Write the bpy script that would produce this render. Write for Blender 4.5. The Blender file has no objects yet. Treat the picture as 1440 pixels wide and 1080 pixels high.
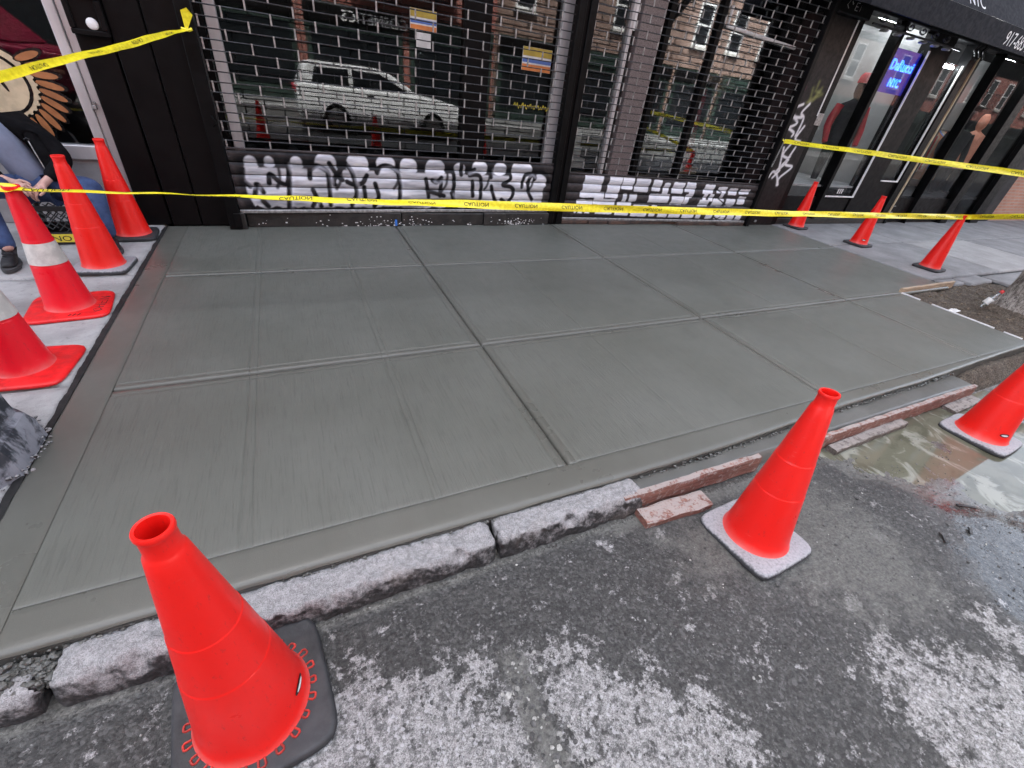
import bpy, bmesh, math, random
import numpy as np
from mathutils import Vector, Matrix, Quaternion
R = math.radians
random.seed(7)
scene = bpy.context.scene
col = scene.collection

# ---------------------------------------------------------------- camera, sky, sun, exposure
cam_d = bpy.data.cameras.new('camera'); cam = bpy.data.objects.new('camera', cam_d); col.objects.link(cam)
cam_d.sensor_width = 36; cam_d.lens = 605.47/1440*36; cam_d.clip_start = .02; cam_d.clip_end = 3000
_r = Vector((0.90629379, -0.40763479, 0.11164877)); _d = Vector((-0.15106319, -0.55913627, -0.81519724)); _f = Vector((0.39472964, 0.72194218, -0.56832034))
m = Matrix.Identity(4)
for i in range(3):
    m[i][0] = _r[i]; m[i][1] = -_d[i]; m[i][2] = -_f[i]
m[2][3] = 1.5
cam.matrix_world = m
scene.camera = cam
SUN_EL, SUN_AZ = R(60), R(-14)                   # the sun stands behind the shops: the pavement lies in their shade
w = bpy.data.worlds.new('World'); scene.world = w; w.use_nodes = True
nt = w.node_tree; bg = nt.nodes['Background']
sky = nt.nodes.new('ShaderNodeTexSky'); sky.sky_type = 'NISHITA'; sky.sun_disc = False
sky.sun_elevation = SUN_EL; sky.sun_rotation = SUN_AZ; sky.dust_density = 4.0; sky.ozone_density = 1.0; sky.air_density = 1.0
hz_ = nt.nodes.new('ShaderNodeHueSaturation'); hz_.inputs['Saturation'].default_value = .52   # thin bright haze
nt.links.new(sky.outputs[0], hz_.inputs['Color']); nt.links.new(hz_.outputs[0], bg.inputs[0]); bg.inputs[1].default_value = .15
sd = bpy.data.lights.new('sun', 'SUN'); sd.energy = 4.0; sd.angle = R(.53); sd.color = (1, .95, .88)
sun = bpy.data.objects.new('sun', sd); col.objects.link(sun)
sv = Vector((math.sin(SUN_AZ)*math.cos(SUN_EL), math.cos(SUN_AZ)*math.cos(SUN_EL), math.sin(SUN_EL)))
sun.rotation_euler = sv.to_track_quat('Z', 'Y').to_euler(); sun.location = (0, 10, 30)
vs = scene.view_settings
vs.view_transform = 'Standard'; vs.look = 'None'; vs.gamma = 1; vs.use_curve_mapping = False; vs.exposure = 2.6

# ---------------------------------------------------------------- helpers: materials
def srgb(*c):
    return tuple((x/255/12.92 if x/255 <= .04045 else ((x/255+.055)/1.055)**2.4) for x in c)
class N:
    """small node-tree writer"""
    def __init__(s, name):
        s.m = bpy.data.materials.new(name); s.m.use_nodes = True; s.t = s.m.node_tree
        s.b = s.t.nodes['Principled BSDF']; s.out = s.t.nodes['Material Output']
    def n(s, typ, ins=None, **kw):
        nd = s.t.nodes.new('ShaderNode'+typ)
        for k, v in kw.items(): setattr(nd, k, v)
        for k, v in (ins or {}).items(): s.set(nd.inputs[k], v)
        return nd
    def set(s, sock, v):
        if isinstance(v, bpy.types.NodeSocket): s.t.links.new(v, sock)
        elif hasattr(v, 'outputs'): s.t.links.new(v.outputs[0], sock)
        else:
            if isinstance(v, (tuple, list)) and len(v) == 3 and sock.type == 'RGBA': v = (*v, 1)
            sock.default_value = v
    def pos(s, sc=(1, 1, 1), obj=False):
        src = s.n('TexCoord').outputs['Object'] if obj else s.n('NewGeometry').outputs['Position']
        return s.n('Mapping', {'Vector': src, 'Scale': sc}).outputs[0]
    def noise(s, vec, scale, detail=4, rough=.55, dist=0):
        return s.n('TexNoise', {'Vector': vec, 'Scale': scale, 'Detail': detail, 'Roughness': rough, 'Distortion': dist}).outputs['Fac']
    def ramp(s, fac, a, b, lo=0., hi=1.):
        return s.n('MapRange', {'Value': fac, 'From Min': a, 'From Max': b, 'To Min': lo, 'To Max': hi}, interpolation_type='SMOOTHSTEP').outputs[0]
    def mix(s, f, a, b, blend='MIX'):
        nd = s.n('Mix', data_type='RGBA', blend_type=blend, clamp_factor=True)
        s.set(nd.inputs[0], f); s.set(nd.inputs[6], a); s.set(nd.inputs[7], b); return nd.outputs[2]
    def math(s, op, a, b=0.):
        nd = s.n('Math', operation=op); s.set(nd.inputs[0], a); s.set(nd.inputs[1], b); return nd.outputs[0]
    def bump(s, h, strength=.3, dist=.01, normal=None):
        ins = {'Height': h, 'Strength': strength, 'Distance': dist}
        if normal is not None: ins['Normal'] = normal
        return s.n('Bump', ins).outputs[0]
    def done(s, color=None, rough=None, normal=None, **kw):
        if color is not None: s.set(s.b.inputs['Base Color'], color)
        if rough is not None: s.set(s.b.inputs['Roughness'], rough)
        if normal is not None: s.set(s.b.inputs['Normal'], normal)
        for k, v in kw.items(): s.set(s.b.inputs[k.replace('_', ' ')], v)
        return s.m

def simple(name, c, rough=.5, var=.25, scale=6, metal=0., bump=0., bscale=60, obj=True, c2=None, spec=.5, bdist=.004, stretch=(1, 1, 1)):
    """colour with blotchy wear, rough variation and a fine relief"""
    k = N(name); v = k.pos(stretch, obj)
    n1 = k.noise(v, scale, 6, .62)
    c2 = c2 or tuple(x*(1-var) for x in c); c1 = tuple(min(1, x*(1+var*.5)) for x in c)
    cc = k.mix(k.ramp(n1, .35, .68), c2, c1)
    rr = k.ramp(k.noise(v, scale*2.3, 3), .3, .7, max(.02, rough-.08), min(1, rough+.1))
    nm = k.bump(k.noise(v, bscale, 4), bump, bdist) if bump else None
    return k.done(cc, rr, nm, Metallic=metal, Specular_IOR_Level=spec)

# ---------------------------------------------------------------- helpers: meshes and objects
WL = {}                                                   # world offset of an object's own space
class MB:
    def __init__(s): s.v = []; s.f = []; s.mi = []; s.cur = 0
    def add(s, vs, fs):
        o = len(s.v); s.v += [tuple(p) for p in vs]; s.f += [tuple(i+o for i in f) for f in fs]; s.mi += [s.cur]*len(fs); return s
    def box(s, a, b, bev=0.):
        (x0, y0, z0), (x1, y1, z1) = a, b
        x0, x1 = min(x0, x1), max(x0, x1); y0, y1 = min(y0, y1), max(y0, y1); z0, z1 = min(z0, z1), max(z0, z1)
        if bev <= 0:
            return s.add([(x0, y0, z0), (x1, y0, z0), (x1, y1, z0), (x0, y1, z0), (x0, y0, z1), (x1, y0, z1), (x1, y1, z1), (x0, y1, z1)],
                         [(0, 3, 2, 1), (4, 5, 6, 7), (0, 1, 5, 4), (1, 2, 6, 5), (2, 3, 7, 6), (3, 0, 4, 7)])
        c = Vector(((x0+x1)/2, (y0+y1)/2, (z0+z1)/2)); h = Vector(((x1-x0)/2, (y1-y0)/2, (z1-z0)/2)); bev = min(bev, min(h)*.9)
        vs = []; idx = {}
        for sx in (-1, 1):
            for sy in (-1, 1):
                for sz in (-1, 1):
                    for ax in range(3):
                        p = [sx*(h[0]-bev), sy*(h[1]-bev), sz*(h[2]-bev)]; p[ax] = (sx, sy, sz)[ax]*h[ax]
                        idx[(sx, sy, sz, ax)] = len(vs); vs.append((c[0]+p[0], c[1]+p[1], c[2]+p[2]))
        fs = []
        for ax in range(3):
            b_, c_ = (ax+1) % 3, (ax+2) % 3
            for sg in (-1, 1):
                q = []
                for (u, t) in ((-1, -1), (1, -1), (1, 1), (-1, 1)):
                    k = [0, 0, 0]; k[ax] = sg; k[b_] = u; k[c_] = t; q.append(idx[(*k, ax)])
                fs.append(q if sg > 0 else q[::-1])
        for ax in range(3):
            b_, c_ = (ax+1) % 3, (ax+2) % 3
            for sb in (-1, 1):
                for sc in (-1, 1):
                    k0 = [0, 0, 0]; k0[ax] = -1; k0[b_] = sb; k0[c_] = sc; k1 = list(k0); k1[ax] = 1
                    q = [idx[(*k0, b_)], idx[(*k1, b_)], idx[(*k1, c_)], idx[(*k0, c_)]]
                    fs.append(q if sb*sc < 0 else q[::-1])
        for sx in (-1, 1):
            for sy in (-1, 1):
                for sz in (-1, 1):
                    q = [idx[(sx, sy, sz, a_)] for a_ in range(3)]; fs.append(q if sx*sy*sz > 0 else q[::-1])
        return s.add(vs, fs)
    def tube(s, pts, r, n=8, cap=True, closed=False):
        pts = [Vector(p) for p in pts]; rs = r if isinstance(r, (list, tuple)) else [r]*len(pts)
        vs = []; up = None; m_ = len(pts)
        for i, p in enumerate(pts):
            t = (pts[(i+1) % m_]-pts[i-1]) if closed else (pts[min(i+1, m_-1)]-pts[max(i-1, 0)])
            t.normalize()
            if up is None: up = Vector((0, 0, 1)) if abs(t.z) < .9 else Vector((1, 0, 0))
            a = t.cross(up).normalized(); b = a.cross(t).normalized(); up = b
            vs += [p+a*(rs[i]*math.cos(2*math.pi*k/n))+b*(rs[i]*math.sin(2*math.pi*k/n)) for k in range(n)]
        fs = []
        for i in range(m_ if closed else m_-1):
            j = (i+1) % m_
            for k in range(n): fs.append((i*n+k, i*n+(k+1) % n, j*n+(k+1) % n, j*n+k))
        if cap and not closed: fs += [tuple(range(n))[::-1], tuple((m_-1)*n+k for k in range(n))]
        return s.add(vs, fs)
    def lathe(s, prof, n=32, c=(0, 0, 0), a0=0.):
        vs = []; fs = []
        for (r, z) in prof:
            vs += [(c[0]+r*math.cos(a0+2*math.pi*k/n), c[1]+r*math.sin(a0+2*math.pi*k/n), c[2]+z) for k in range(n)]
        for i in range(len(prof)-1):
            for k in range(n): fs.append((i*n+k, i*n+(k+1) % n, (i+1)*n+(k+1) % n, (i+1)*n+k))
        return s.add(vs, fs)
    def prism(s, poly, axis, a, b):
        """polygon in the two other axes, pushed from a to b along axis"""
        o = [i for i in range(3) if i != axis]; vs = []
        for t in (a, b):
            for (u, v) in poly:
                p = [0, 0, 0]; p[o[0]] = u; p[o[1]] = v; p[axis] = t; vs.append(p)
        n = len(poly); fs = [tuple(range(n)), tuple(range(2*n-1, n-1, -1))]
        fs += [(i, n+i, n+(i+1) % n, (i+1) % n) for i in range(n)]
        return s.add(vs, fs)
    def quad(s, a, b, c, d): return s.add([a, b, c, d], [(0, 1, 2, 3)])
    def mesh(s, name, off=(0, 0, 0)):
        me = bpy.data.meshes.new(name)
        vs = np.array(s.v, dtype=float).reshape(-1, 3)-np.array(off)
        me.from_pydata(vs.tolist(), [], s.f); me.update(); return me
    def build(s, name, mats, parent=None, smooth=None, local=False, fix=True):
        off = (0, 0, 0) if (local or parent is None) else WL.get(parent.name, (0, 0, 0))
        me = s.mesh(name, off)
        mats = mats if isinstance(mats, (list, tuple)) else [mats]
        for mm in mats: me.materials.append(mm)
        if len(mats) > 1: me.polygons.foreach_set('material_index', s.mi)
        if fix:
            bm = bmesh.new(); bm.from_mesh(me); bmesh.ops.recalc_face_normals(bm, faces=bm.faces); bm.to_mesh(me); bm.free()
        if smooth is not None: shade(me, smooth)
        o = bpy.data.objects.new(name, me); col.objects.link(o)
        if parent is not None: o.parent = parent; WL[o.name] = off
        return o
def shade(me, ang):
    me.polygons.foreach_set('use_smooth', [True]*len(me.polygons))
    if ang < 179: me.set_sharp_from_angle(angle=R(ang))
def grid_obj(name, X, Y, Z, mats, parent=None, mi=None, attr=None, flip=False, off=(0, 0, 0)):
    """numpy height sheets (2-D arrays) to a mesh"""
    ny, nx = X.shape
    vs = np.stack([X.ravel()-off[0], Y.ravel()-off[1], Z.ravel()-off[2]], 1)
    i = np.arange(ny-1)[:, None]*nx+np.arange(nx-1)[None, :]
    f = np.stack([i, i+1, i+nx+1, i+nx], -1).reshape(-1, 4)
    if flip: f = f[:, ::-1]
    me = bpy.data.meshes.new(name)
    me.vertices.add(len(vs)); me.vertices.foreach_set('co', vs.ravel())
    me.loops.add(f.size); me.loops.foreach_set('vertex_index', f.ravel().astype(np.int32))
    me.polygons.add(len(f)); me.polygons.foreach_set('loop_start', np.arange(0, f.size, 4, dtype=np.int32))
    me.update(calc_edges=True); me.validate()
    for mm in (mats if isinstance(mats, (list, tuple)) else [mats]): me.materials.append(mm)
    if mi is not None: me.polygons.foreach_set('material_index', mi.ravel().astype(np.int32))
    me.polygons.foreach_set('use_smooth', [True]*len(f))
    for k, a in (attr or {}).items():
        if a.ndim == 3:
            at = me.color_attributes.new(k, 'FLOAT_COLOR', 'POINT'); at.data.foreach_set('color', a.reshape(-1, 4).ravel())
        else:
            at = me.attributes.new(k, 'FLOAT', 'POINT'); at.data.foreach_set('value', a.ravel())
    o = bpy.data.objects.new(name, me); col.objects.link(o)
    if parent is not None: o.parent = parent; WL[o.name] = WL.get(parent.name, (0, 0, 0))
    return o
def tag(o, label=None, cat=None, group=None, kind=None):
    for k, v in (('label', label), ('category', cat), ('group', group), ('kind', kind)):
        if v: o[k] = v
    return o
def thing(name, label, cat, loc=(0, 0, 0), rot=(0, 0, 0), group=None):
    o = bpy.data.objects.new(name, None); o.empty_display_size = .1; col.objects.link(o)
    o.location = loc; o.rotation_euler = rot; WL[o.name] = tuple(loc)
    return tag(o, label, cat, group)
def copy_tree(o, parent=None):
    c = o.copy(); col.objects.link(c); c.parent = parent
    for ch in o.children: copy_tree(ch, c)
    return c
# ---- noise in python, for real relief
def vnoise(x, y, seed=0):
    xi = np.floor(x).astype(np.int64); yi = np.floor(y).astype(np.int64); fx = x-xi; fy = y-yi
    fx = fx*fx*(3-2*fx); fy = fy*fy*(3-2*fy)
    def h(a, b):
        n = (a*374761393+b*668265263+seed*974711) & 0x7fffffff
        n = ((n ^ (n >> 13))*1274126177) & 0x7fffffff
        n = (n ^ (n >> 16)) & 0xffff
        return n/65535.
    return (h(xi, yi)*(1-fx)+h(xi+1, yi)*fx)*(1-fy)+(h(xi, yi+1)*(1-fx)+h(xi+1, yi+1)*fx)*fy
def fbm(x, y, s, oct=4, seed=0, g=.5):
    a = 1.; t = 0.; n = 0.
    for k in range(oct):
        t = t+a*vnoise(x*s, y*s, seed+k*17); n += a; a *= g; s *= 2.03
    return t/n-.5
def sdpoly(px, py, poly):
    """signed distance to a polygon, negative inside"""
    d = np.full(px.shape, 1e9); ins = np.zeros(px.shape, bool)
    for (a, b) in zip(poly, poly[1:]+poly[:1]):
        ex, ey = b[0]-a[0], b[1]-a[1]; wx, wy = px-a[0], py-a[1]
        t = np.clip((wx*ex+wy*ey)/(ex*ex+ey*ey+1e-12), 0, 1)
        d = np.minimum(d, np.hypot(wx-ex*t, wy-ey*t))
        ins ^= ((a[1] > py) != (b[1] > py)) & (px < ex*(py-a[1])/(ey if abs(ey) > 1e-9 else 1e-9)+a[0])
    return np.where(ins, -d, d)
def dline(px, py, pts):
    d = np.full(px.shape, 1e9)
    for a, b in zip(pts[:-1], pts[1:]):
        ex, ey = b[0]-a[0], b[1]-a[1]; wx, wy = px-a[0], py-a[1]
        t = np.clip((wx*ex+wy*ey)/(ex*ex+ey*ey+1e-12), 0, 1)
        d = np.minimum(d, np.hypot(wx-ex*t, wy-ey*t))
    return d
def lin(a, b, step): return np.linspace(a, b, max(2, int(round(abs(b-a)/step))+1))
def text_mesh(body, size, align='LEFT', extrude=0.):
    c = bpy.data.curves.new('lettering', 'FONT'); c.body = body; c.size = size; c.extrude = extrude; c.align_x = align; c.resolution_u = 3
    o = bpy.data.objects.new('lettering', c); col.objects.link(o)
    me = bpy.data.meshes.new_from_object(o.evaluated_get(bpy.context.evaluated_depsgraph_get()))
    bpy.data.objects.remove(o); bpy.data.curves.remove(c); return me
# ---------------------------------------------------------------- materials
M = {}
def fresh(name, c1, c2, rough, broom):
    k = N(name); v = k.pos()
    big = k.noise(v, 1.1, 5, .6); mid = k.noise(v, 7, 4)
    fine = k.noise(k.pos((1, .05, 1)), 95, 3, .7)              # broom strokes run from kerb to shop front
    wide = k.noise(k.pos((1, .03, 1)), 17, 2)
    grit = k.noise(v, 300, 3, .7)
    c = k.mix(k.ramp(big, .3, .7), c1, c2)
    c = k.mix(k.math('MULTIPLY', k.ramp(mid, .45, .75), .25), c, tuple(x*.88 for x in c1))
    c = k.mix(k.math('MULTIPLY', k.ramp(wide, .5, .72), .16*broom), c, tuple(x*.8 for x in c1))
    c = k.mix(k.math('MULTIPLY', k.ramp(fine, .5, .7), .42*broom), c, tuple(x*.62 for x in c1))
    r = k.ramp(k.math('ADD', big, k.math('MULTIPLY', mid, .5)), .5, 1., rough-.07, rough+.1)
    nm = k.bump(fine, .75*broom+.02, .0035)
    nm = k.bump(grit, .5, .0016, nm)
    nm = k.bump(mid, .12, .01, nm)
    return k.done(c, r, nm)
M['broom'] = fresh('fresh_concrete_broomed', (.103, .107, .091), (.117, .121, .105), .47, 1.)
M['trowel'] = fresh('fresh_concrete_trowelled', (.098, .100, .085), (.117, .119, .103), .32, .12)
M['slurry'] = fresh('concrete_slurry', (.075, .076, .068), (.115, .115, .104), .34, .1)
def oldconc(name, c1, c2, rough=.75):
    k = N(name); v = k.pos()
    a = k.noise(v, 2.2, 7, .68); b = k.noise(v, 26, 5, .7); g = k.noise(v, 240, 2)
    c = k.mix(k.ramp(a, .35, .66), c1, c2)
    c = k.mix(k.math('MULTIPLY', k.ramp(b, .52, .74), .55), c, tuple(x*.55 for x in c1))
    c = k.mix(k.math('MULTIPLY', k.ramp(g, .55, .8), .5), c, tuple(x*.5 for x in c1))
    vo = k.n('TexVoronoi', {'Vector': v, 'Scale': 5.5}).outputs['Distance']
    c = k.mix(k.ramp(vo, .035, .06, .75, 0), c, (.03, .03, .03))                # trodden gum spots
    return k.done(c, rough, k.bump(k.math('ADD', g, b), .5, .003))
M['oldwalk'] = oldconc('old_sidewalk_concrete', (.26, .258, .255), (.42, .415, .41))
M['oldwalk3'] = oldconc('old_sidewalk_concrete_grey', (.165, .165, .165), (.25, .25, .251))
M['oldwalk2'] = oldconc('old_sidewalk_concrete_pale', (.25, .245, .238), (.33, .325, .318))
M['joint'] = simple('joint_filler', (.012, .012, .012), .8, bump=.6, bscale=90, obj=False)
# kerb stone: grey-blue bluestone dusted with dried cement
k = N('bluestone_kerb'); v = k.pos(); a = k.noise(v, 9, 7, .7); b = k.noise(v, 55, 5, .7); g = k.noise(v, 300, 2)
nz = k.n('SeparateXYZ', {'Vector': k.n('NewGeometry').outputs['Normal']}).outputs[2]
dust = k.ramp(k.math('ADD', k.math('MULTIPLY', nz, .46), k.math('ADD', k.math('MULTIPLY', a, .6), k.math('MULTIPLY', b, .35))), .50, .74)
c = k.mix(dust, k.mix(k.ramp(b, .35, .7), (.016, .016, .0165), (.06, .06, .062)), k.mix(k.ramp(k.math('ADD', k.math('MULTIPLY', g, .5), k.math('MULTIPLY', b, .5)), .38, .62), (.16, .158, .158), (.36, .356, .358)))
c = k.mix(k.math('MULTIPLY', k.ramp(k.noise(v, 6, 3), .55, .7), .12), c, (.3, .25, .21))
M['kerb'] = k.done(c, .72, k.bump(k.math('ADD', b, k.math('MULTIPLY', g, .4)), .8, .006))
# road: worn asphalt with wet grime, dry dusty patches, aggregate
k = N('worn_asphalt'); v = k.pos()
dustA = k.n('Attribute', attribute_name='dust').outputs['Fac']; wetA = k.n('Attribute', attribute_name='wet').outputs['Fac']; mudA = k.n('Attribute', attribute_name='mud').outputs['Fac']
n1 = k.noise(v, 14, 6, .7); n2 = k.noise(v, 70, 5, .75); n3 = k.noise(v, 260, 3, .7)
vo = k.n('TexVoronoi', {'Vector': v, 'Scale': 105.}, feature='F1'); stone = vo.outputs['Color']
sv_ = k.n('SeparateColor', {'Color': stone}).outputs[0]
n4 = k.noise(v, 34, 5, .8)
base = k.mix(k.ramp(n2, .36, .66), (.012, .012, .0118), (.062, .062, .059))
base = k.mix(k.math('MULTIPLY', k.ramp(n4, .46, .64), .32), base, (.105, .105, .098))
base = k.mix(k.math('MULTIPLY', k.ramp(n1, .45, .62), .6), base, (.016, .016, .0155))
base = k.mix(k.math('MULTIPLY', k.ramp(sv_, .78, .95), .5), base, (.12, .12, .117))
pale = k.mix(k.ramp(k.math('ADD', k.math('MULTIPLY', n3, .55), k.math('MULTIPLY', n2, .45)), .36, .62), (.078, .077, .074), (.385, .38, .376))
pale = k.mix(k.ramp(n4, .38, .52, .85, 0), pale, (.06, .06, .06))
pale = k.mix(k.ramp(n1, .36, .47, .7, 0), pale, (.05, .05, .049))
pale = k.mix(k.ramp(sv_, .86, .95, 0, .55), pale, (.44, .44, .45))
pale = k.mix(k.ramp(sv_, .06, .14, .5, 0), pale, (.09, .09, .09))
dm = k.ramp(k.math('ADD', dustA, k.math('MULTIPLY', k.math('SUBTRACT', k.math('ADD', n1, k.math('MULTIPLY', n4, .9)), .95), 3.0)), .30, .72)
c = k.mix(dm, base, pale)
mm_ = k.ramp(k.math('ADD', mudA, k.math('MULTIPLY', k.math('SUBTRACT', n1, .5), .9)), .35, .65)
c = k.mix(k.math('MULTIPLY', mm_, .85), c, k.mix(k.ramp(n2, .3, .7), (.055, .055, .050), (.15, .15, .137)))
rg = k.math('SUBTRACT', .82, k.math('MULTIPLY', wetA, .66))
rg = k.math('ADD', rg, k.math('MULTIPLY', k.math('SUBTRACT', n2, .5), .35))
nm = k.bump(k.math('ADD', k.math('MULTIPLY', n3, .5), k.math('ADD', n2, k.math('MULTIPLY', vo.outputs['Distance'], -.6))), k.math('MULTIPLY', k.math('SUBTRACT', 1., k.math('MULTIPLY', k.ramp(wetA, .55, .95), .8)), .8), .005)
M['road'] = k.done(c, rg, nm)
# milky cement water
k = N('cement_water'); v = k.pos((1, 1.5, 1)); wv = k.noise(v, 3, 4, .6, 1.); w2 = k.noise(k.pos((1.3, .8, 1)), 3.6, 7, .62, 1.1)
c = k.mix(k.ramp(wv, .4, .62), (.118, .118, .086), (.082, .082, .058))
scum = k.ramp(w2, .52, .62)
c = k.mix(k.math('MULTIPLY', scum, .8), c, (.25, .255, .215))
M['water'] = k.done(c, k.ramp(scum, 0, 1, .02, .16), k.bump(w2, .12, .004), Specular_IOR_Level=.6, IOR=1.33)
# cones
def conemat(name, c, dirt=(.5, .18, .14)):
    k = N(name); v = k.pos(obj=True); a = k.noise(v, 5, 6, .65); s = k.noise(k.pos((1, 1, .12), True), 40, 3)
    cc = k.mix(k.ramp(a, .62, .8, 0, .5), c, dirt)
    cc = k.mix(k.ramp(s, .64, .8, 0, .35), cc, tuple(x*.72 for x in c))
    sc = k.noise(k.pos((1, 1, .35), True), 90, 5, .8); cc = k.mix(k.ramp(sc, .58, .70, 0, .6), cc, tuple(x*.5+.03 for x in c))
    cc = k.mix(k.ramp(k.noise(k.pos((.4, .4, 3), True), 24, 4, .7), .64, .74, 0, .22), cc, (.75, .30, .26))
    zz = k.n('SeparateXYZ', {'Vector': k.n('TexCoord').outputs['Object']}).outputs[2]
    low = k.ramp(k.math('ADD', zz, k.math('MULTIPLY', a, .09)), .06, .12, .5, 0)
    cc = k.mix(low, cc, (.6, .2, .18))
    return k.done(cc, k.ramp(a, .3, .7, .27, .46), k.bump(k.noise(v, 30, 3), .05, .004), Specular_IOR_Level=.4,
                  Subsurface_Weight=.12, Subsurface_Radius=(.02, .006, .003), Subsurface_Scale=.4)
M['cone'] = conemat('orange_cone_plastic', (.82, .013, .009), (.46, .055, .04))
M['conered'] = conemat('red_cone_plastic', (.80, .006, .020), (.42, .05, .05))
M['conebase'] = simple('red_cone_foot', (.78, .012, .014), .42, .25, 14, bump=.15, bscale=90)
M['tab'] = simple('scuffed_orange_tab', (.5, .03, .02), .6, .5, 40)
M['rubber'] = simple('black_rubber', (.03, .031, .034), .6, .4, 9, bump=.3, bscale=120)
k = N('dusty_rubber'); v = k.pos(obj=True); a = k.noise(v, 16, 6, .7); b = k.noise(v, 90, 4)
nz = k.n('SeparateXYZ', {'Vector': k.n('NewGeometry').outputs['Normal']}).outputs[2]
f = k.ramp(k.math('ADD', k.math('MULTIPLY', nz, .5), k.math('MULTIPLY', k.math('ADD', a, b), .5)), .62, 1.)
M['dustyrubber'] = k.done(k.mix(f, (.04, .041, .045), k.mix(b, (.18, .18, .195), (.42, .42, .44))), .75, k.bump(b, .4, .003))
M['collar'] = simple('white_reflective_band', (.62, .6, .56), .45, .25, 12, bump=.1)
M['blackink'] = simple('black_ink', (.012, .012, .013), .55, .2)
M['inkgrey'] = simple('faded_print', (.4, .4, .4), .6)
M['whiteink'] = simple('white_print', (.75, .75, .74), .5, .1)
# wood, soil, bark
def wood(name, c1, c2, rough=.7, white=.5):
    k = N(name); v = k.pos((1, 14, 14), False); g = k.noise(v, 7, 5, .65); s = k.noise(k.pos(), 28, 5, .7)
    c = k.mix(k.ramp(g, .3, .7), c1, c2); nz = k.n('SeparateXYZ', {'Vector': k.n('NewGeometry').outputs['Normal']}).outputs[2]
    c = k.mix(k.math('MULTIPLY', k.ramp(k.math('ADD', s, k.math('MULTIPLY', nz, .14)), .52, .66, 0, 1), white), c, (.34, .31, .29))
    return k.done(c, rough, k.bump(g, .6, .004))
M['redwood'] = wood('red_stained_timber', (.115, .045, .033), (.27, .125, .095), white=.8)
M['greywood'] = wood('cement_coated_timber', (.06, .048, .04), (.15, .13, .115), white=.55)
M['palewood'] = wood('raw_timber', (.32, .22, .14), (.5, .38, .26), white=.3)
k = N('tree_pit_soil'); v = k.pos(); a = k.noise(v, 12, 6, .7); b = k.noise(v, 80, 5, .75)
M['soil'] = k.done(k.mix(k.ramp(b, .35, .68), (.022, .017, .013), k.mix(k.ramp(a, .4, .6), (.12, .09, .065), (.2, .165, .125))), .95, k.bump(b, 1., .012))
M['mud'] = k.m
k = N('plane_tree_bark'); v = k.pos((1, 1, .3)); a = k.noise(v, 22, 5, .7, .6); wv_ = k.n('MixRGB', {0: .12, 1: v, 2: k.n('TexNoise', {'Vector': v, 'Scale': 14., 'Detail': 4.}).outputs['Color']}).outputs[0]; vo = k.math('MULTIPLY', k.noise(wv_, 46, 6, .75, .8), .42)
M['bark'] = k.done(k.mix(k.ramp(vo, .16, .24), (.06, .052, .045), k.mix(k.ramp(a, .35, .65), (.2, .175, .15), (.36, .33, .3))), .9, k.bump(vo, 1., .02))
M['leaf'] = simple('young_leaf', (.08, .13, .03), .5, .5, 3, obj=False)
# shop fronts
M['blackpaint'] = simple('black_gloss_paint', (.0035, .0032, .0035), .42, .5, 5, bump=.3, bscale=26, obj=False, c2=(.006, .0052, .0055), spec=.11)
M['blackmetal'] = simple('black_steel', (.0035, .0035, .004), .4, .5, 8, bump=.1, bscale=70, obj=False, spec=.12)
M['jamb'] = simple('worn_brown_black_paint', (.013, .009, .0095), .5, .5, 7, spec=.2, bump=.3, bscale=40, obj=False, c2=(.022, .013, .0125))
M['plinth'] = simple('grimy_black_plinth', (.010, .0095, .0095), .45, .5, 9, bump=.6, bscale=45, obj=False, c2=(.03, .027, .025))
M['rustplinth'] = simple('rusty_brown_plinth', (.075, .042, .03), .75, .6, 7, bump=.6, bscale=60, obj=False, c2=(.03, .022, .02))
M['alu'] = simple('brushed_aluminium', (.56, .54, .545), .42, .16, 7, metal=.35, bump=.08, bscale=150, obj=False, stretch=(1, 1, .2))
M['trim'] = simple('white_trim_sheen', (.8, .8, .8), .25, .1, obj=False)  # on the shop's edge trims this white stands in for bright reflections on metal
M['kick'] = simple('grey_kick_panel', (.3, .3, .31), .55, .2, 4, obj=False)
M['rod'] = simple('grimy_galvanised_rod', (.05, .05, .052), .38, .5, 30, metal=.6, obj=False, c2=(.028, .027, .027))
M['link'] = simple('galvanised_link', (.36, .355, .35), .42, .4, 30, metal=.55, obj=False)
M['slatsteel'] = simple('brown_grey_steel', (.05, .042, .043), .45, .4, 9, metal=.3, obj=False)
def painted(name, base, rough, metal=.2):
    k = N(name); at = k.n('Attribute', attribute_name='paint'); v = k.pos(); n = k.noise(v, 20, 5, .65)
    st = k.noise(k.pos((.35, 1, 3)), 13, 4, .6)
    b = k.mix(k.ramp(n, .3, .7), base, tuple(x*.5 for x in base))
    p = k.mix(k.ramp(st, .42, .66, 0, .42), at.outputs['Color'], k.mix(1., at.outputs['Color'], (.45, .46, .55), 'MULTIPLY'))
    return k.done(k.mix(at.outputs['Alpha'], b, p), k.ramp(n, .3, .7, rough-.1, rough+.1), k.bump(n, .08, .003), Metallic=metal*.5, Specular_IOR_Level=.25)
M['slatpaint'] = painted('graffiti_over_steel', (.05, .044, .046), .38)
M['pilpaint'] = painted('graffiti_over_paint', (.0085, .0055, .006), .5, 0)
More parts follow.
